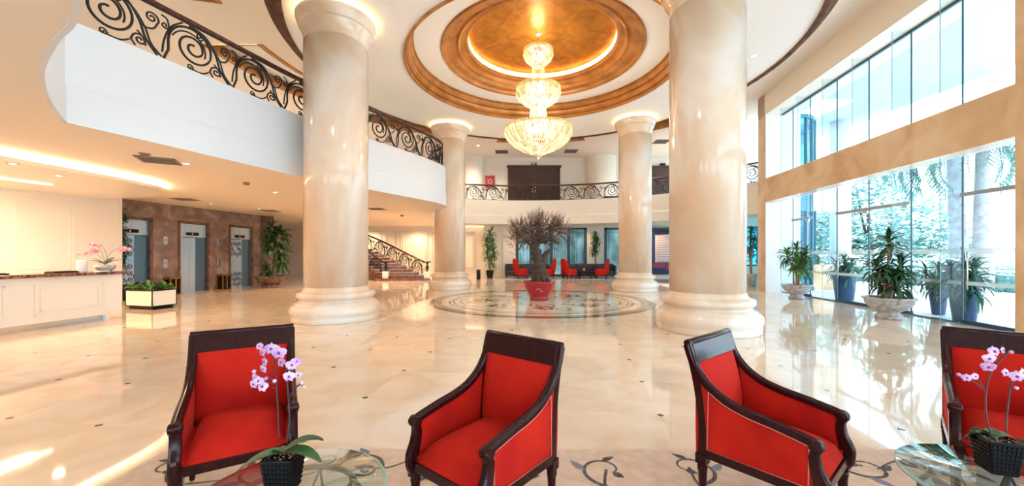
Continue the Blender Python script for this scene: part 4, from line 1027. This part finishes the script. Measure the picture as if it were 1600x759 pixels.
for b in range(15):
    az=b*2*PI/15*1.0+rn.uniform(-.2,.2); el=rn.choice([.05,.35,.7,1.0]) ; s0=forks[b%3]; e=shellpt(az,el)*1.0
    midp_=s0.lerp(e,.5)+Vector((rn.uniform(-.1,.1),rn.uniform(-.1,.1),rn.uniform(-.02,.16)))
    e2=s0.lerp(e,.78)
    P=spline([s0,s0.lerp(midp_,.5)+Vector((rn.uniform(-.07,.07),rn.uniform(-.07,.07),.05)),midp_,e2],5); n=len(P)
    br.tube(P,[.062*(1-i/(n-1))+.014 for i in range(n)],7)
    for s_ in range(7 if el>.2 else 4):
        i=rn.randrange(n//3,n); p=P[i]; az2=az+rn.gauss(0,.45); el2=min(1.45,max(-.42,el+rn.gauss(-.05,.38))); q=shellpt(az2,el2)*1.0; q=p.lerp(q,rn.uniform(.72,.95))
        mm=p.lerp(q,.5)+Vector((rn.uniform(-.07,.07),rn.uniform(-.07,.07),rn.uniform(-.06,.03)))
        Q=spline([p,mm,q],4); br.tube(Q,[.016*(1-k/8)+.006 for k in range(9)],5,False)
        for w_ in range(7 if Q[-1].z>1.75 else 2):
            k=rn.randrange(2,9); c=Q[k]; out=(c-Vector((0,0,1.45))).normalized()
            d=(out*.8+Vector((rn.gauss(0,.35),rn.gauss(0,.35),.55+rn.gauss(0,.3)))).normalized(); L_=rn.uniform(.18,.38)
            c2=c+d*L_*.5+Vector((rn.gauss(0,.02),rn.gauss(0,.02),0)); c3=c+d*L_+Vector((0,0,.05))
            if c3.z>3.12: c3.z=3.12
            tw.tube([c,c2,c3],[.008,.006,.0045],3,False)
            if rn.random()<.5:
                d2=(d+Vector((rn.gauss(0,.5),rn.gauss(0,.5),.3))).normalized(); tw.tube([c2,c2+d2*.16],[.004,.0025],3,False)
                if rn.random()<.5: tp.ball(tuple(c2+d2*.16),(.010,.010,.014),4)
            if rn.random()<.6: tp.ball(tuple(c3),(.009,.009,.016),4)
br.build('branches',BARK,t)['kind']='stuff'; tw.build('twigs',TWIG,t)['kind']='stuff'; tp.build('buds',pr('pink_bud',(.75,.5,.42),.6),t)['kind']='stuff'
# ================================================================ STAIRS
t=thing('staircase','curved staircase with dark marble treads rising left at the back','staircase',(-6.5,22.2,0))
Rp=spline([(-5.0,22.05),(-6.3,22.65),(-7.45,23.2),(-8.3,23.5),(-9.1,23.6),(-10.3,23.6),(-11.6,23.3)],8)
Lp=spline([(-7.35,21.9),(-7.9,22.05),(-8.45,22.15),(-8.95,22.2),(-9.5,22.2),(-10.4,22.0),(-11.5,21.7)],8)
TREAD=noisy('light_brown_marble_tread',[(.25,.14,.1),(.5,.36,.28)],8,.15,6); NS=16; rp=Path([(p.x,p.y,0) for p in Rp]); lp_=Path([(p.x,p.y,0) for p in Lp])
mt_=MB(); mr=MB()
m_=MB(); m_.prism([(-4.65-(-6.5),21.72-22.2),(-4.75+6.5,22.4-22.2),(-7.9+6.5,22.2-22.2),(-7.75+6.5,21.6-22.2)],0,.13); m_.build('bottom_step',DARKM,t)
for i in range(NS):
    a=rp.at(rp.len*i/NS)-Vector((-6.5,22.2,0)); b=lp_.at(lp_.len*i/NS)-Vector((-6.5,22.2,0)); a2=rp.at(rp.len*(i+1)/NS)-Vector((-6.5,22.2,0)); b2=lp_.at(lp_.len*(i+1)/NS)-Vector((-6.5,22.2,0))
    z=.13+.17*(i+1); 
    mr.prism([(b.x,b.y),(a.x,a.y),(a2.x,a2.y),(b2.x,b2.y)],0 if i<5 else z-.6,z-.04)
    tr=MB(); tr.mat(TREAD); tr.prism([(b.x+.03,b.y-.01),(a.x+.03,a.y-.01),(a2.x-.02,a2.y),(b2.x-.02,b2.y)],z-.04,z); tr.build('tread',DARKM,t)
mr.build('risers',noisy('brown_riser',[(.08,.035,.025),(.2,.1,.07)],6,.2,5),t)
def stair_rail(label,pth,off):
    pts=[]
    for i in range(31):
        p=pth.at(pth.len*i/30); pts.append((p.x,p.y+off,.18+2.72*(i/30)))
    P3=Path(pts); r_=railing('stair_railing',label,P3,.15,.86,1.0,group='stair railings')
    o0=P3.P[0]; m_=MB(); m_.bx(-.02,.30,-.14,.14,-.05,.34); m_.build('newel_block',WHITE,r_,bevel=.01)
    m_=MB(); m_.lathe([(.10,.34),(.08,.36),(.05,.42),(.09,.52),(.10,.58),(.06,.66),(.045,.74),(.10,.84),(.16,.87),(.12,.89)],16,(.14,0,0)); m_.build('newel_scroll',IRON,r_)
    m_=MB(); m_.tube([(.0,0,.87),(.35,0,.88)],.035,8); m_.build('rail_end',RAILW,r_)
stair_rail('wrought iron stair railing on the right, wall side of the curved staircase',rp,-.02); stair_rail('wrought iron stair railing on the left, open side of the curved staircase',lp_,.05)
# carved stand near the stairs foot
m_=MB(); m_.tube(spline([(-8.25,21.2,.02),(-8.1,21.2,.25),(-8.32,21.2,.55),(-8.12,21.2,.85),(-8.3,21.2,1.0),(-8.42,21.2,.92)],6),.03,6); m_.lathe([(.18,0),(.18,.03),(.03,.04)],16,(-8.25,21.2,0)); tag(m_.build('iron_stand',IRON),'curly black iron stand at the foot of the stairs beside the left column','stand')
# ================================================================ FAR SEATING
mb=MB(); mb.prism([(-.8,22.6),(7.0,22.6),(7.0,24.75),(-.8,24.75)],.001,.012); tag(mb.build('seating_rug',RUGL),'pale grey rug under the far red chairs and dark sofas','rug')
def sofa(label,x0,x1,y):
    t=thing('sofa',label,'sofa',((x0+x1)/2,y,.012),0,'long dark leather sofas by the far windows'); h=(x1-x0)/2
    m_=MB(); m_.bx(-h,h,.25,.45,.15,.88); m_.build('backrest',SOFA,t,bevel=.05,seg=3)
    m_=MB(); m_.bx(-h+.12,h-.12,-.35,.28,.12,.30); m_.build('base',SOFA,t,bevel=.02)
    n=3
    for i in range(n):
        a=-h+.14+(2*h-.28)*i/n; m_=MB(); m_.bx(a+.01,a+(2*h-.28)/n-.01,-.36,.27,.30,.45); m_.build('seat_cushion',SOFA,t,bevel=.04,seg=3)
    for sx in (-1,1):
        m_=MB(); m_.bx(*sorted((sx*h,sx*(h-.14))),-.38,.44,.14,.80); m_.build('armrest',SOFA,t,bevel=.05,seg=3)
    for sx in (-1,1):
        for yy in (-.3,.35): m_=MB(); m_.taper((sx*(h-.1),yy),0,.14,.02,.03); m_.build('leg',BLK,t)
sofa('dark leather sofa behind the bonsai, left one',-.45,2.35,24.0); sofa('dark leather sofa on the right side of the far seating group',3.1,6.45,24.0)
def wing(label,loc,rz):
    t=thing('wingback_chair',label,'armchair',loc,rz,'red high backed chairs at the far end')
    m_=MB(); rows=[]
    for i in range(9):
        v=i/8; z=.40+.80*v; hw=.30 if v<.8 else .30-.10*((v-.8)/.2)**2
        rows.append([(-hw+2*hw*j/8,-.30-.07*v+.03*math.cos(PI*(j/8-.5)),z+(.03*sin(PI*j/8) if i==8 else 0)) for j in range(9)])
    m_.grid(rows,True,(0,-.10,0)); m_.build('backrest',RED,t,bevel=.02)
    m_=MB(); m_.bx(-.30,.30,-.32,.34,.24,.44); m_.build('seat_cushion',RED,t,bevel=.05,seg=3)
    for sx in (-1,1):
        m_=MB(); m_.bx(*sorted((sx*.26,sx*.36)),-.34,.30,.24,.60); m_.build('armrest',RED,t,bevel=.045,seg=3)
        m_=MB(); m_.grid([[(sx*.31,-.34-.06*v,.58+.56*v),(sx*.33,-.18-.12*v-.06*v,.58+.50*v)] for v in (0,.25,.5,.75,1)],True,(-sx*.05,0,0)); m_.build('wing',RED,t)
    for sx in (-1,1):
        for yy in (-.3,.28): m_=MB(); m_.taper((sx*.27,yy),0,.24,.016,.028); m_.build('leg',WOOD,t)
    return t
wg=wing('red high backed chair leftmost of the far group, in front of the left sofa',(.55,23.15,.012),R(-72))
dup(wg,(2.15,23.0,.012),R(72),'red high backed chair right behind the bonsai trunk')
dup(wg,(3.45,23.0,.012),R(-68),'red high backed chair just right of the bonsai, facing right')
dup(wg,(5.35,23.0,.012),R(72),'red high backed chair rightmost of the far group beside the far marble column')
def ctable(label,x,y):
    t=thing('coffee_table',label,'table',(x,y,.012)); m_=MB(); m_.bx(-.42,.42,-.3,.3,.40,.45); m_.build('table_top',BLK,t,bevel=.01)
    for sx in (-1,1):
        for sy in (-1,1): m_=MB(); m_.bx(*sorted((sx*.38,sx*.33)),*sorted((sy*.26,sy*.21)),0,.40); m_.build('leg',BLK,t)
ctable('low black table between the two right hand red chairs at the far end',4.4,23.2)
m_=MB(); m_.lathe([(.03,0),(.06,.05),(.08,.10),(.03,.16),(.03,.2),(.025,.2)],16,(4.35,23.2,.463)); tag(m_.build('small_vase',pr('amber_glass',(.6,.35,.12),.2)),'small amber vase on the low black table at the far end','vase')
t=thing('ash_bin','slim black cylinder bin standing beside the far dracaena','bin',(-2.0,22.9,0)); MB().lathe([(.11,0),(.12,.02),(.12,.58),(.001,.58)],20).build('body',BLACKP,t); MB().lathe([(.125,.58),(.125,.62),(.10,.63),(.001,.61)],20).build('steel_top',CHROME,t)
# hotel poster
t=thing('wall_poster','large framed night photograph of a lit white hotel block on the back wall','poster',(10.1,25.36,0))
m_=MB(); m_.bx(-.95,.95,-.03,.03,.15,3.25); m_.build('frame',pr('red_brown_frame',(.25,.06,.04),.4),t)
m_=MB(); m_.mat(noisy('night_sky_print',[(.01,.012,.05),(.05,.05,.14)],1,.4,3)); m_.bx(-.88,.88,-.036,-.03,.2,3.12)
m_.mat(pr('lit_facade_print',(.85,.62,.55),.5)); 
for k in range(11):
    z=1.05+k*.15; m_.add([(-.62,-.040,z),(.85,-.040,z+.02*k),(.85,-.040,z+.10+.02*k),(-.62,-.040,z+.10)],[(0,1,2,3)])
m_.add([(-.66,-.038,.95),(-.55,-.038,.95),(-.55,-.038,2.75),(-.66,-.038,2.75)],[(0,1,2,3)])
m_.mat(pr('facade_shadow_print',(.5,.3,.32),.5)); m_.add([(-.62,-.037,.95),(.85,-.037,.95),(.85,-.037,2.9),(-.62,-.037,2.75)],[(0,1,2,3)])
m_.mat(pr('red_print',(.4,.03,.05),.5)); m_.bx(.1,.86,-.042,-.037,.3,.95); m_.bx(-.85,.0,-.041,-.037,.62,.9)
m_.mat(pr('navy_print',(.03,.03,.12),.5)); m_.bx(-.85,.3,-.043,-.037,.22,.45); m_.build('print',None,t)
# upper gallery: double door, fire box, exit sign
t=thing('double_door','wide dark wooden double door on the upper gallery','door',(1.45,yb-.02,ZU-.25),0)
for sx in (-1,1): 
    m_=MB(); a,b=sorted((sx*.01,sx*1.62)); m_.bx(a,b,-.05,0,.1,2.66)
    for c,d in ((.35,1.2),(1.35,2.5)): m_.bx(a+.2,b-.2,-.065,-.05,c,d)
    o=m_.build('door_leaf',WDOOR,t); h=MB(); h.bx(*sorted((sx*.05,sx*.11)),-.12,-.05,1.0,1.38); h.build('door_handle',CHROME,o)
m_=MB(); m_.bx(-1.72,-1.62,-.10,0,0,2.76); m_.bx(1.62,1.72,-.10,0,0,2.76); m_.bx(-1.80,1.80,-.13,0,2.66,2.80); m_.build('door_frame',WDOOR,t)
def emboss(name,label,cat,loc,w_,h,d,m1): 
    t=thing(name,label,cat,loc); m_=MB(); m_.bx(-w_/2,w_/2,-d,0,-h/2,h/2); m_.build('case',m1,t,bevel=.01); return t
t=emboss('exit_sign','small dark exit sign above the upper double door','sign',(1.45,yb,7.48),.36,.16,.06,BLACKP)
def text3(name,s_,size,m,parent,loc,rot=(PI/2,0,0),ext=.002):
    c=bpy.data.curves.new(name,'FONT'); c.body=s_; c.size=size; c.extrude=ext; c.align_x='CENTER'; c.align_y='CENTER'
    tmp=bpy.data.objects.new(name,c); COL.objects.link(tmp); dg=bpy.context.evaluated_depsgraph_get(); me=bpy.data.meshes.new_from_object(tmp.evaluated_get(dg)); me.materials.clear(); me.materials.append(m)
    bpy.data.objects.remove(tmp); o=bpy.data.objects.new(name,me); COL.objects.link(o); o.parent=parent; o.location=loc; o.rotation_euler=rot; return o
text3('exit_lettering','EXIT',.12,pr('exit_green',(.5,.7,.55),.4,Emission_Color=(.5,.8,.6,1),Emission_Strength=.6),t,(0,-.065,0))
t=emboss('fire_hose_box','red fire hose box on the upper gallery wall','fire box',(-1.45,yb,6.28),.62,.78,.16,pr('fire_red',(.45,.02,.02),.4))
m_=MB(); m_.ring([(.12,0),(.17,0)],24,(0,0)); 
m_=MB(Matrix.Translation((0,-.165,0))@Matrix.Rotation(PI/2,4,'X')); m_.ring([(.10,.0),(.15,.0),(.15,.01),(.10,.01)],24,(0,0),0,2*PI,True); m_.build('round_mark',pr('pale_red_mark',(.7,.35,.3),.5),t)
m_=MB(); m_.bx(-.27,.27,-.172,-.16,.30,.33); m_.bx(-.27,.27,-.172,-.16,-.33,-.30); m_.bx(-.27,-.24,-.172,-.16,-.33,.33); m_.bx(.24,.27,-.172,-.16,-.33,.33); m_.build('door_rim',pr('dark_red_rim',(.25,.01,.01),.4),t)
t=thing('double_door','dark door on the upper gallery right of the far column','door',(9.95,yb-.02,ZU-.25)); m_=MB(); m_.bx(-.9,.9,-.06,0,.1,2.66); o=m_.build('door_leaf',WDOOR,t); m_=MB(); m_.bx(-1.0,-.9,-.1,0,0,2.76); m_.bx(.9,1.0,-.1,0,0,2.76); m_.bx(-1.05,1.05,-.12,0,2.66,2.78); m_.build('door_frame',WDOOR,t)
emboss('exit_sign','small dark sign above the right upper gallery door','sign',(9.95,yb,7.42),.36,.16,.06,BLACKP)
m_=MB(); m_.bx(-.5,.5,-.45,.0,0,.55); o=m_.build('bench',SOFA,loc=(6.2,24.05,ZU-.25),bevel=.04); tag(o,'low dark bench behind the gallery railing beside the far column','bench')
t=thing('side_stool','small gold stool behind the gallery railing right of the double door','stool',(3.75,24.2,ZU-.25)); MB().lathe([(.18,.38),(.19,.42),(.001,.43)],16).build('seat',GOLD,t); 
for k in range(3): MB().tube([(.14*cos(k*2.1),.14*sin(k*2.1),.38),(.17*cos(k*2.1),.17*sin(k*2.1),0)],.015,6).build('leg',GOLD,t)
# ================================================================ ELEVATOR LOBBY DETAILS
def onE(u,v,z): return tuple(ME@Vector((u,v,z)))
for y_,l in ((14.25,'golden waste bin between the first and second elevators'),(16.30,'golden waste bin between the second and third elevators')):
    u=eu(y_); t=thing('waste_bin',l,'bin',onE(u,-.22,0),AE)
    m_=MB(); m_.bx(-.20,.20,-.16,.16,.0,.04); m_.bx(-.20,.20,-.16,.16,.60,.66); 
    for x_ in (-.20,.16):
        for yy in (-.16,.12): m_.bx(x_,x_+.04,yy,yy+.04,.04,.60)
    m_.build('brass_frame',pr('aged_brass',(.45,.2,.07),.25,.8),t)
    MB().bx(-.16,.16,-.12,.12,.04,.58).build('inner_bin',BLK,t); MB().bx(-.02,.02,-.17,-.12,.06,.58).build('divider',GOLD,t)
for y_,a,b in ((14.18,'silver','left'),(16.28,'silver','right')):
    for z_,nm in ((2.0,'upper'),(1.15,'lower')):
        u=eu(y_); t=thing('call_panel','%s steel call panel on the brown marble between elevators %s'%(nm,'one and two' if b=='left' else 'two and three'),'panel',onE(u,0,z_),AE)
        MB().bx(-.07,.07,-.02,0,-.15,.15).build('plate',CHROME,t,bevel=.003); MB().lathe([(.02,0),(.02,.01),(.001,.01)],12,M=Matrix.Translation((0,-.02,.03))@Matrix.Rotation(PI/2,4,'X')).build('button',BLACKP,t)
# ================================================================ CEILING FITTINGS
def vent(x,y,z,rz,label,s_=.3):
    t=thing('ceiling_vent',label,'vent',(x,y,z-.02),rz,'square ceiling air vents')
    m_=MB(); m_.bx(-s_,s_,-s_,-s_+.04,0,.018); m_.bx(-s_,s_,s_-.04,s_,0,.018); m_.bx(-s_,-s_+.04,-s_,s_,0,.018); m_.bx(s_-.04,s_,-s_,s_,0,.018); m_.build('frame',VENTM,t)
    MB().bx(-s_+.04,s_-.04,-s_+.04,s_-.04,.012,.018).build('dark_back',VENTD,t)
    m_=MB()
    for i in range(5): y_=-s_+.08+i*(2*s_-.16)/4; m_.bx(-s_+.04,s_-.04,y_-.012,y_+.012,.0,.01)
    m_.build('slats',VENTM,t)
def hz(px,py,z): D=600*(z-1.5)/(397-py); return ((px-800)/600*D,D)
x,y=hz(248,250,ZL); vent(x,y,ZL,R(30),'dark square vent in the low ceiling above the reception edge')
x,y=hz(290,311,ZL); vent(x,y,ZL,R(10),'dark vent in the low ceiling in front of the first elevator')
x,y=hz(422,329,ZL); vent(x,y,ZL,R(5),'ceiling vent in front of the third elevator')
x,y=hz(588,326,ZL); vent(x,y,ZL,R(0),'pale vent in the low ceiling right of the left column')
x,y=hz(784,237,ZO); vent(x,y,ZO,0,'vent in the upper ceiling left of the chandelier tip',.4)
x,y=hz(892,236,ZO); vent(x,y,ZO,0,'vent in the upper ceiling right of the chandelier tip',.4)
x,y=hz(1033,221,ZO); vent(x,y,ZO,0,'vent in the upper ceiling behind the near right column',.4)
k=0
LABS=['warm downlight in the low ceiling by the reception vent','downlight near the left column in the low ceiling','downlight in the low ceiling near the stairs','downlight above the reception counter','downlight in front of the first elevator','downlight in front of the second elevator','downlight in front of the third elevator','downlight above the foot of the stairs','downlight at the left end of the reception soffit','downlight above the far left passage','downlight above the far red chairs, left one','downlight above the far red chairs, right one','downlight over the poster']
spots=[(291,255,ZL,60),(430,300,ZL,55),(630,338,ZL,200),(92,274,ZL-.20,70),(250,321,ZL,60),(330,318,ZL,60),(405,326,ZL,55),(590,344,ZL,330),(20,255,ZL-.20,60),(500,330,ZL,110)]
for i,(px,py,z,e) in enumerate(spots):
    x,y=hz(px,py,z); downlight(x,y,z,LABS[i],e)
for i,x in enumerate((.8,4.6,9.5)): downlight(x,24.55,ZL,LABS[10+i],60)
for x,l in ((-9.2,'added wash lamp close to the panelled back wall above the upper stairs'),(-6.2,'added wash lamp close to the panelled back wall right of the stairs'),(-3.9,'added wash lamp close to the back wall behind the far column')): downlight(x,24.45,ZL,l,150)  # extra wash lamps added to brighten the stair wall and alcove
# seldom seen lamps on the gallery and the near part of the hall
for i,(x,y,e) in enumerate(((-9,8,200),(-11.5,13,280),(-9.0,19,480),(-2,22.6,380),(7,21.5,330),(10.6,19.5,120))):
    downlight(x,y,ZO,'downlight in the upper gallery ceiling, nearest %s'%['the left balcony','the upper left wall','the stairwell','the fire box','the right pilaster','the curved glass wing'][i],e,NEUT,.09)
for i,(x,y,e) in enumerate(((-3.4,5.2,110),(3.0,4.8,0),(.9,4.95,110),(-5.2,11.2,60),(6.6,12.2,40),(.9,18.1,60))):
    downlight(x,y,ZD,'downlight in the white ceiling disc %s'%['above the left armchair','above the right armchair','above the middle armchair','beside the balcony','beside the window wall','beyond the chandelier'][i],e,NEUT,.08)
x,y=hz(1178,87,ZD); downlight(x,y,ZD,'small downlight in the white ceiling right of the near right column',0,NEUT,.09)
for px,py,z,l in ((385,285,ZL,'smoke detector in the low ceiling left of the left column'),(628,336,ZL,'smoke detector in the low ceiling above the stairs'),(226,240,ZL,'sprinkler head beside the reception ceiling vent')):
    x,y=hz(px,py,z); t=thing('smoke_detector',l,'detector',(x,y,z)); MB().lathe([(.001,-.07),(.06,-.065),(.075,-.04),(.05,-.03),(.08,-.012),(.09,0)],20).build('housing',pr('detector_brown',(.30,.16,.10),.5),t)
# linear slot lamp in the raft
MB_=MB(MR); MB_.bx(1.0,4.6,-1.85,-1.70,ZL-.215,ZL-.2005); o=MB_.build('slot_lamp',SLOT); tag(o,'long glowing slot lamp in the lowered soffit above reception','ceiling light')
light('slot_light','AREA',tuple(MR@Vector((2.8,-1.78,ZL-.23))),110,WARM,3.0,(0,0,AR),shape='RECTANGLE',size_y=.2)
# alcove light strip left of the far dracaena
mb=MB(); mb.bx(-3.1,-1.85,yb-.25,yb-.15,ZL-.05,ZL-.02); tag(mb.build('strip_lamp',emis('strip_glow',(1,.8,.5),1.6)),'warm strip lamp glowing at the top of the back wall left of the far dracaena','ceiling light')
mb=MB(); mb.bx(-1.85,-1.45,yb-.3,yb,0,ZL); struct('wall_pier',mb,PANEL)
mb=MB(); mb.bx(-1.28,-.95,yb-.04,yb,0,ZL); mb.bx(-.6,-.3,yb-.04,yb,0,ZL); struct('trim_23',mb,PANEL)
# ================================================================ OUTSIDE THINGS
t=thing('portico_column','white round column outside the glass wall','column',(15.9,18.6,0)); MB().lathe([(.5,0),(.5,.3),(.42,.35),(.40,.4),(.40,7.9)],32).build('shaft',WHITE,t)
def palm(label,loc,seed,lean):
    rn=random.Random(seed); t=thing('palm_tree',label,'palm tree',loc,0,'royal palms outside'); m_=MB(); P=spline([(0,0,0),(lean*.3,0,3),(lean,0,6.1)],6); m_.tube(P,[.30-.008*i for i in range(len(P))],16); m_.build('trunk',noisy('pale_palm_trunk',[(.36,.36,.38),(.55,.55,.56)],5,.8,5),t)
    m_=MB()
    for i in range(20):
        az=i*2*PI/20+rn.uniform(-.1,.1); el=rn.uniform(.0,.75); d=Vector((cos(az),sin(az),0)); e=Vector((-d.y,d.x,0)); p=Vector((lean,0,6.1)); pts=[p.copy()]; ang=el
        for k in range(12): p=p+(d*cos(ang)+Vector((0,0,sin(ang))))*.25; ang-=.21; pts.append(p.copy())
        m_.tube(pts,[.025-.0015*k for k in range(13)],4,False)
        for k in range(2,13):
            for sg in (-1,1):
                for h_ in (0,.5):
                    q=pts[k].lerp(pts[k-1],h_); v=(e*sg*.6+Vector((0,0,-.75))+d*.2)*rn.uniform(.5,.75); m_.add([q-d*.025,q+d*.025,q+v*.6+d*.03,q+v],[(0,1,2,3)])
    m_.build('fronds',LEAFT,t)['kind']='stuff'
palm('royal palm outside whose trunk shows left in the near glass door',(17.45,15.0,0),3,-.2); palm('royal palm outside whose trunk shows right in the near glass door',(17.4,14.2,0),4,.1); 
def tree(label,loc,blobs,seed,n,s_=.3,m=LEAFT):
    rn=random.Random(seed); t=thing('garden_tree',label,'tree',loc,0,'leafy trees in the garden'); m_=MB()
    m_.tube([(0,0,0),(.1,0,blobs[0][2]*.5),(0,.1,blobs[0][2])],[.25,.2,.12],8)
    for b in blobs[1:]: m_.tube([(0,0,blobs[0][2]*.45),(b[0]*.6,b[1]*.6,(blobs[0][2]*.45+b[2])/2),b[:3]],[.12,.08,.04],6)
    m_.build('trunk',BARK,t); m_=MB(); tot=sum(b[3]**2 for b in blobs)
    for (x,y,z,r_) in blobs:
        for i in range(int(n*r_*r_/tot)):
            d=Vector((rn.gauss(0,1),rn.gauss(0,1),rn.gauss(0,.8))).normalized(); p=Vector((x,y,z))+d*r_*rn.uniform(.6,1.05); p.z=max(.3,p.z)
            u=Vector((rn.gauss(0,1),rn.gauss(0,1),rn.gauss(0,.5))).normalized(); v=u.orthogonal().normalized(); k=s_*rn.uniform(.6,1.2)
            m_.add([p-u*k*.5,p+v*k*.22,p+u*k*.5,p-v*k*.22],[(0,1,2,3)])
    m_.build('foliage',m,t)['kind']='stuff'
tree('broad leafy tree outside behind the middle glass door',(27,29,-.0),[(0,0,4.6,3.4),(-3.4,1,4.3,2.6),(3.2,-.5,3.6,2.4),(4.8,-1,2.2,1.9),(-1,0,6.5,2.0),(-3,1,1.8,2.0),(1,0,2.0,2.2)],5,9000,.42)
tree('tree outside near the curved glass wing',(26,36,0),[(0,0,4.6,3.2),(-3,0,3.2,2.6),(3,0,3.0,2.5),(-4.5,0,5.5,2.2)],6,6500,.42)
tree('leafy tree outside at the far left of the terrace',(17.5,33.5,0),[(0,0,3.0,2.3),(.8,-.5,1.6,1.5),(-.6,1,4.4,1.6)],7,4000,.3)
def hedge(label,x0,x1,y0,y1,h,seed,n):
    rn=random.Random(seed); m_=MB(); m_.bx(x0+.15,x1-.15,y0+.15,y1-.15,0,h-.15)
    for i in range(n):
        p=Vector((rn.uniform(x0,x1),rn.uniform(y0,y1),rn.uniform(.02,h))); u=Vector((rn.gauss(0,1),rn.gauss(0,1),rn.gauss(0,1))).normalized(); v=u.orthogonal(); k=.13
        m_.add([p-u*k,p+v*k*.4,p+u*k,p-v*k*.4],[(0,1,2,3)])
    tag(m_.build('hedge',LEAFT),label,'hedge',None,'stuff')
hedge('clipped low hedge along the terrace edge outside',19.5,21.0,8,26,.8,1,4500); hedge('second low hedge farther out beyond the path',25,26.5,10,26,.9,2,3000); hedge('short hedge right outside near the glass door',21.3,24.5,13.5,14.5,.7,4,900)
t=thing('terrace_railing','white metal railing with paired posts outside the middle glass door','railing',(0,0,0))
ra,rb_=Vector((13.6,15.6,0)),Vector((15.4,10.8,0))
for z_ in (.98,1.32): MB().tube([ra+Vector((0,0,z_)),rb_+Vector((0,0,z_))],.03,8).build('rail',WHITE,t)
for q in (0,.06,.45,.51,.94,1):
    p=ra.lerp(rb_,q); MB().tube([p,p+Vector((0,0,1.32))],.028,8).build('post',WHITE,t)
t=thing('distant_pavilion','long low pale pavilion with a small domed turret far outside','building',(84,60,0))
m_=MB(); m_.bx(-18,26,0,6,-.4,2.3); m_.build('wall',WHITE,t); m_=MB(); m_.bx(-18.4,26.4,-.5,6.4,2.3,2.55); m_.build('roof',pr('pale_blue_roof',(.4,.5,.58),.6),t)
for i in range(14): MB().bx(-16.5+i*3,-15.4+i*3,-.06,.05,.8,1.7).build('window',pr('pavilion_glass',(.35,.42,.5),.3),t)
m_=MB()
for k in range(6): m_.tube([(-9.5+1.1*cos(k*PI/3),2+1.1*sin(k*PI/3),2.5),(-9.5+1.1*cos(k*PI/3),2+1.1*sin(k*PI/3),3.5)],.16,8)
m_.build('turret_posts',WHITE,t); MB().lathe([(1.6,3.5),(1.5,3.65),(1.1,4.1),(.4,4.45),(.001,4.6)],24,(-9.5,2,0)).build('dome',pr('pavilion_dome',(.45,.42,.5),.6),t)
# plant by the side window at the right back
dracaena('potted_dracaena','small dark plant behind the low planter wall at the right back',(11.15,17.9,0),[(0,0,2.5),(.1,0,2.1),(-.1,.1,1.8)],tall_pot(.2,.26,.6,GREYM),LEAF,seed=41,L=.5,W=.07,n=34,top=.5)
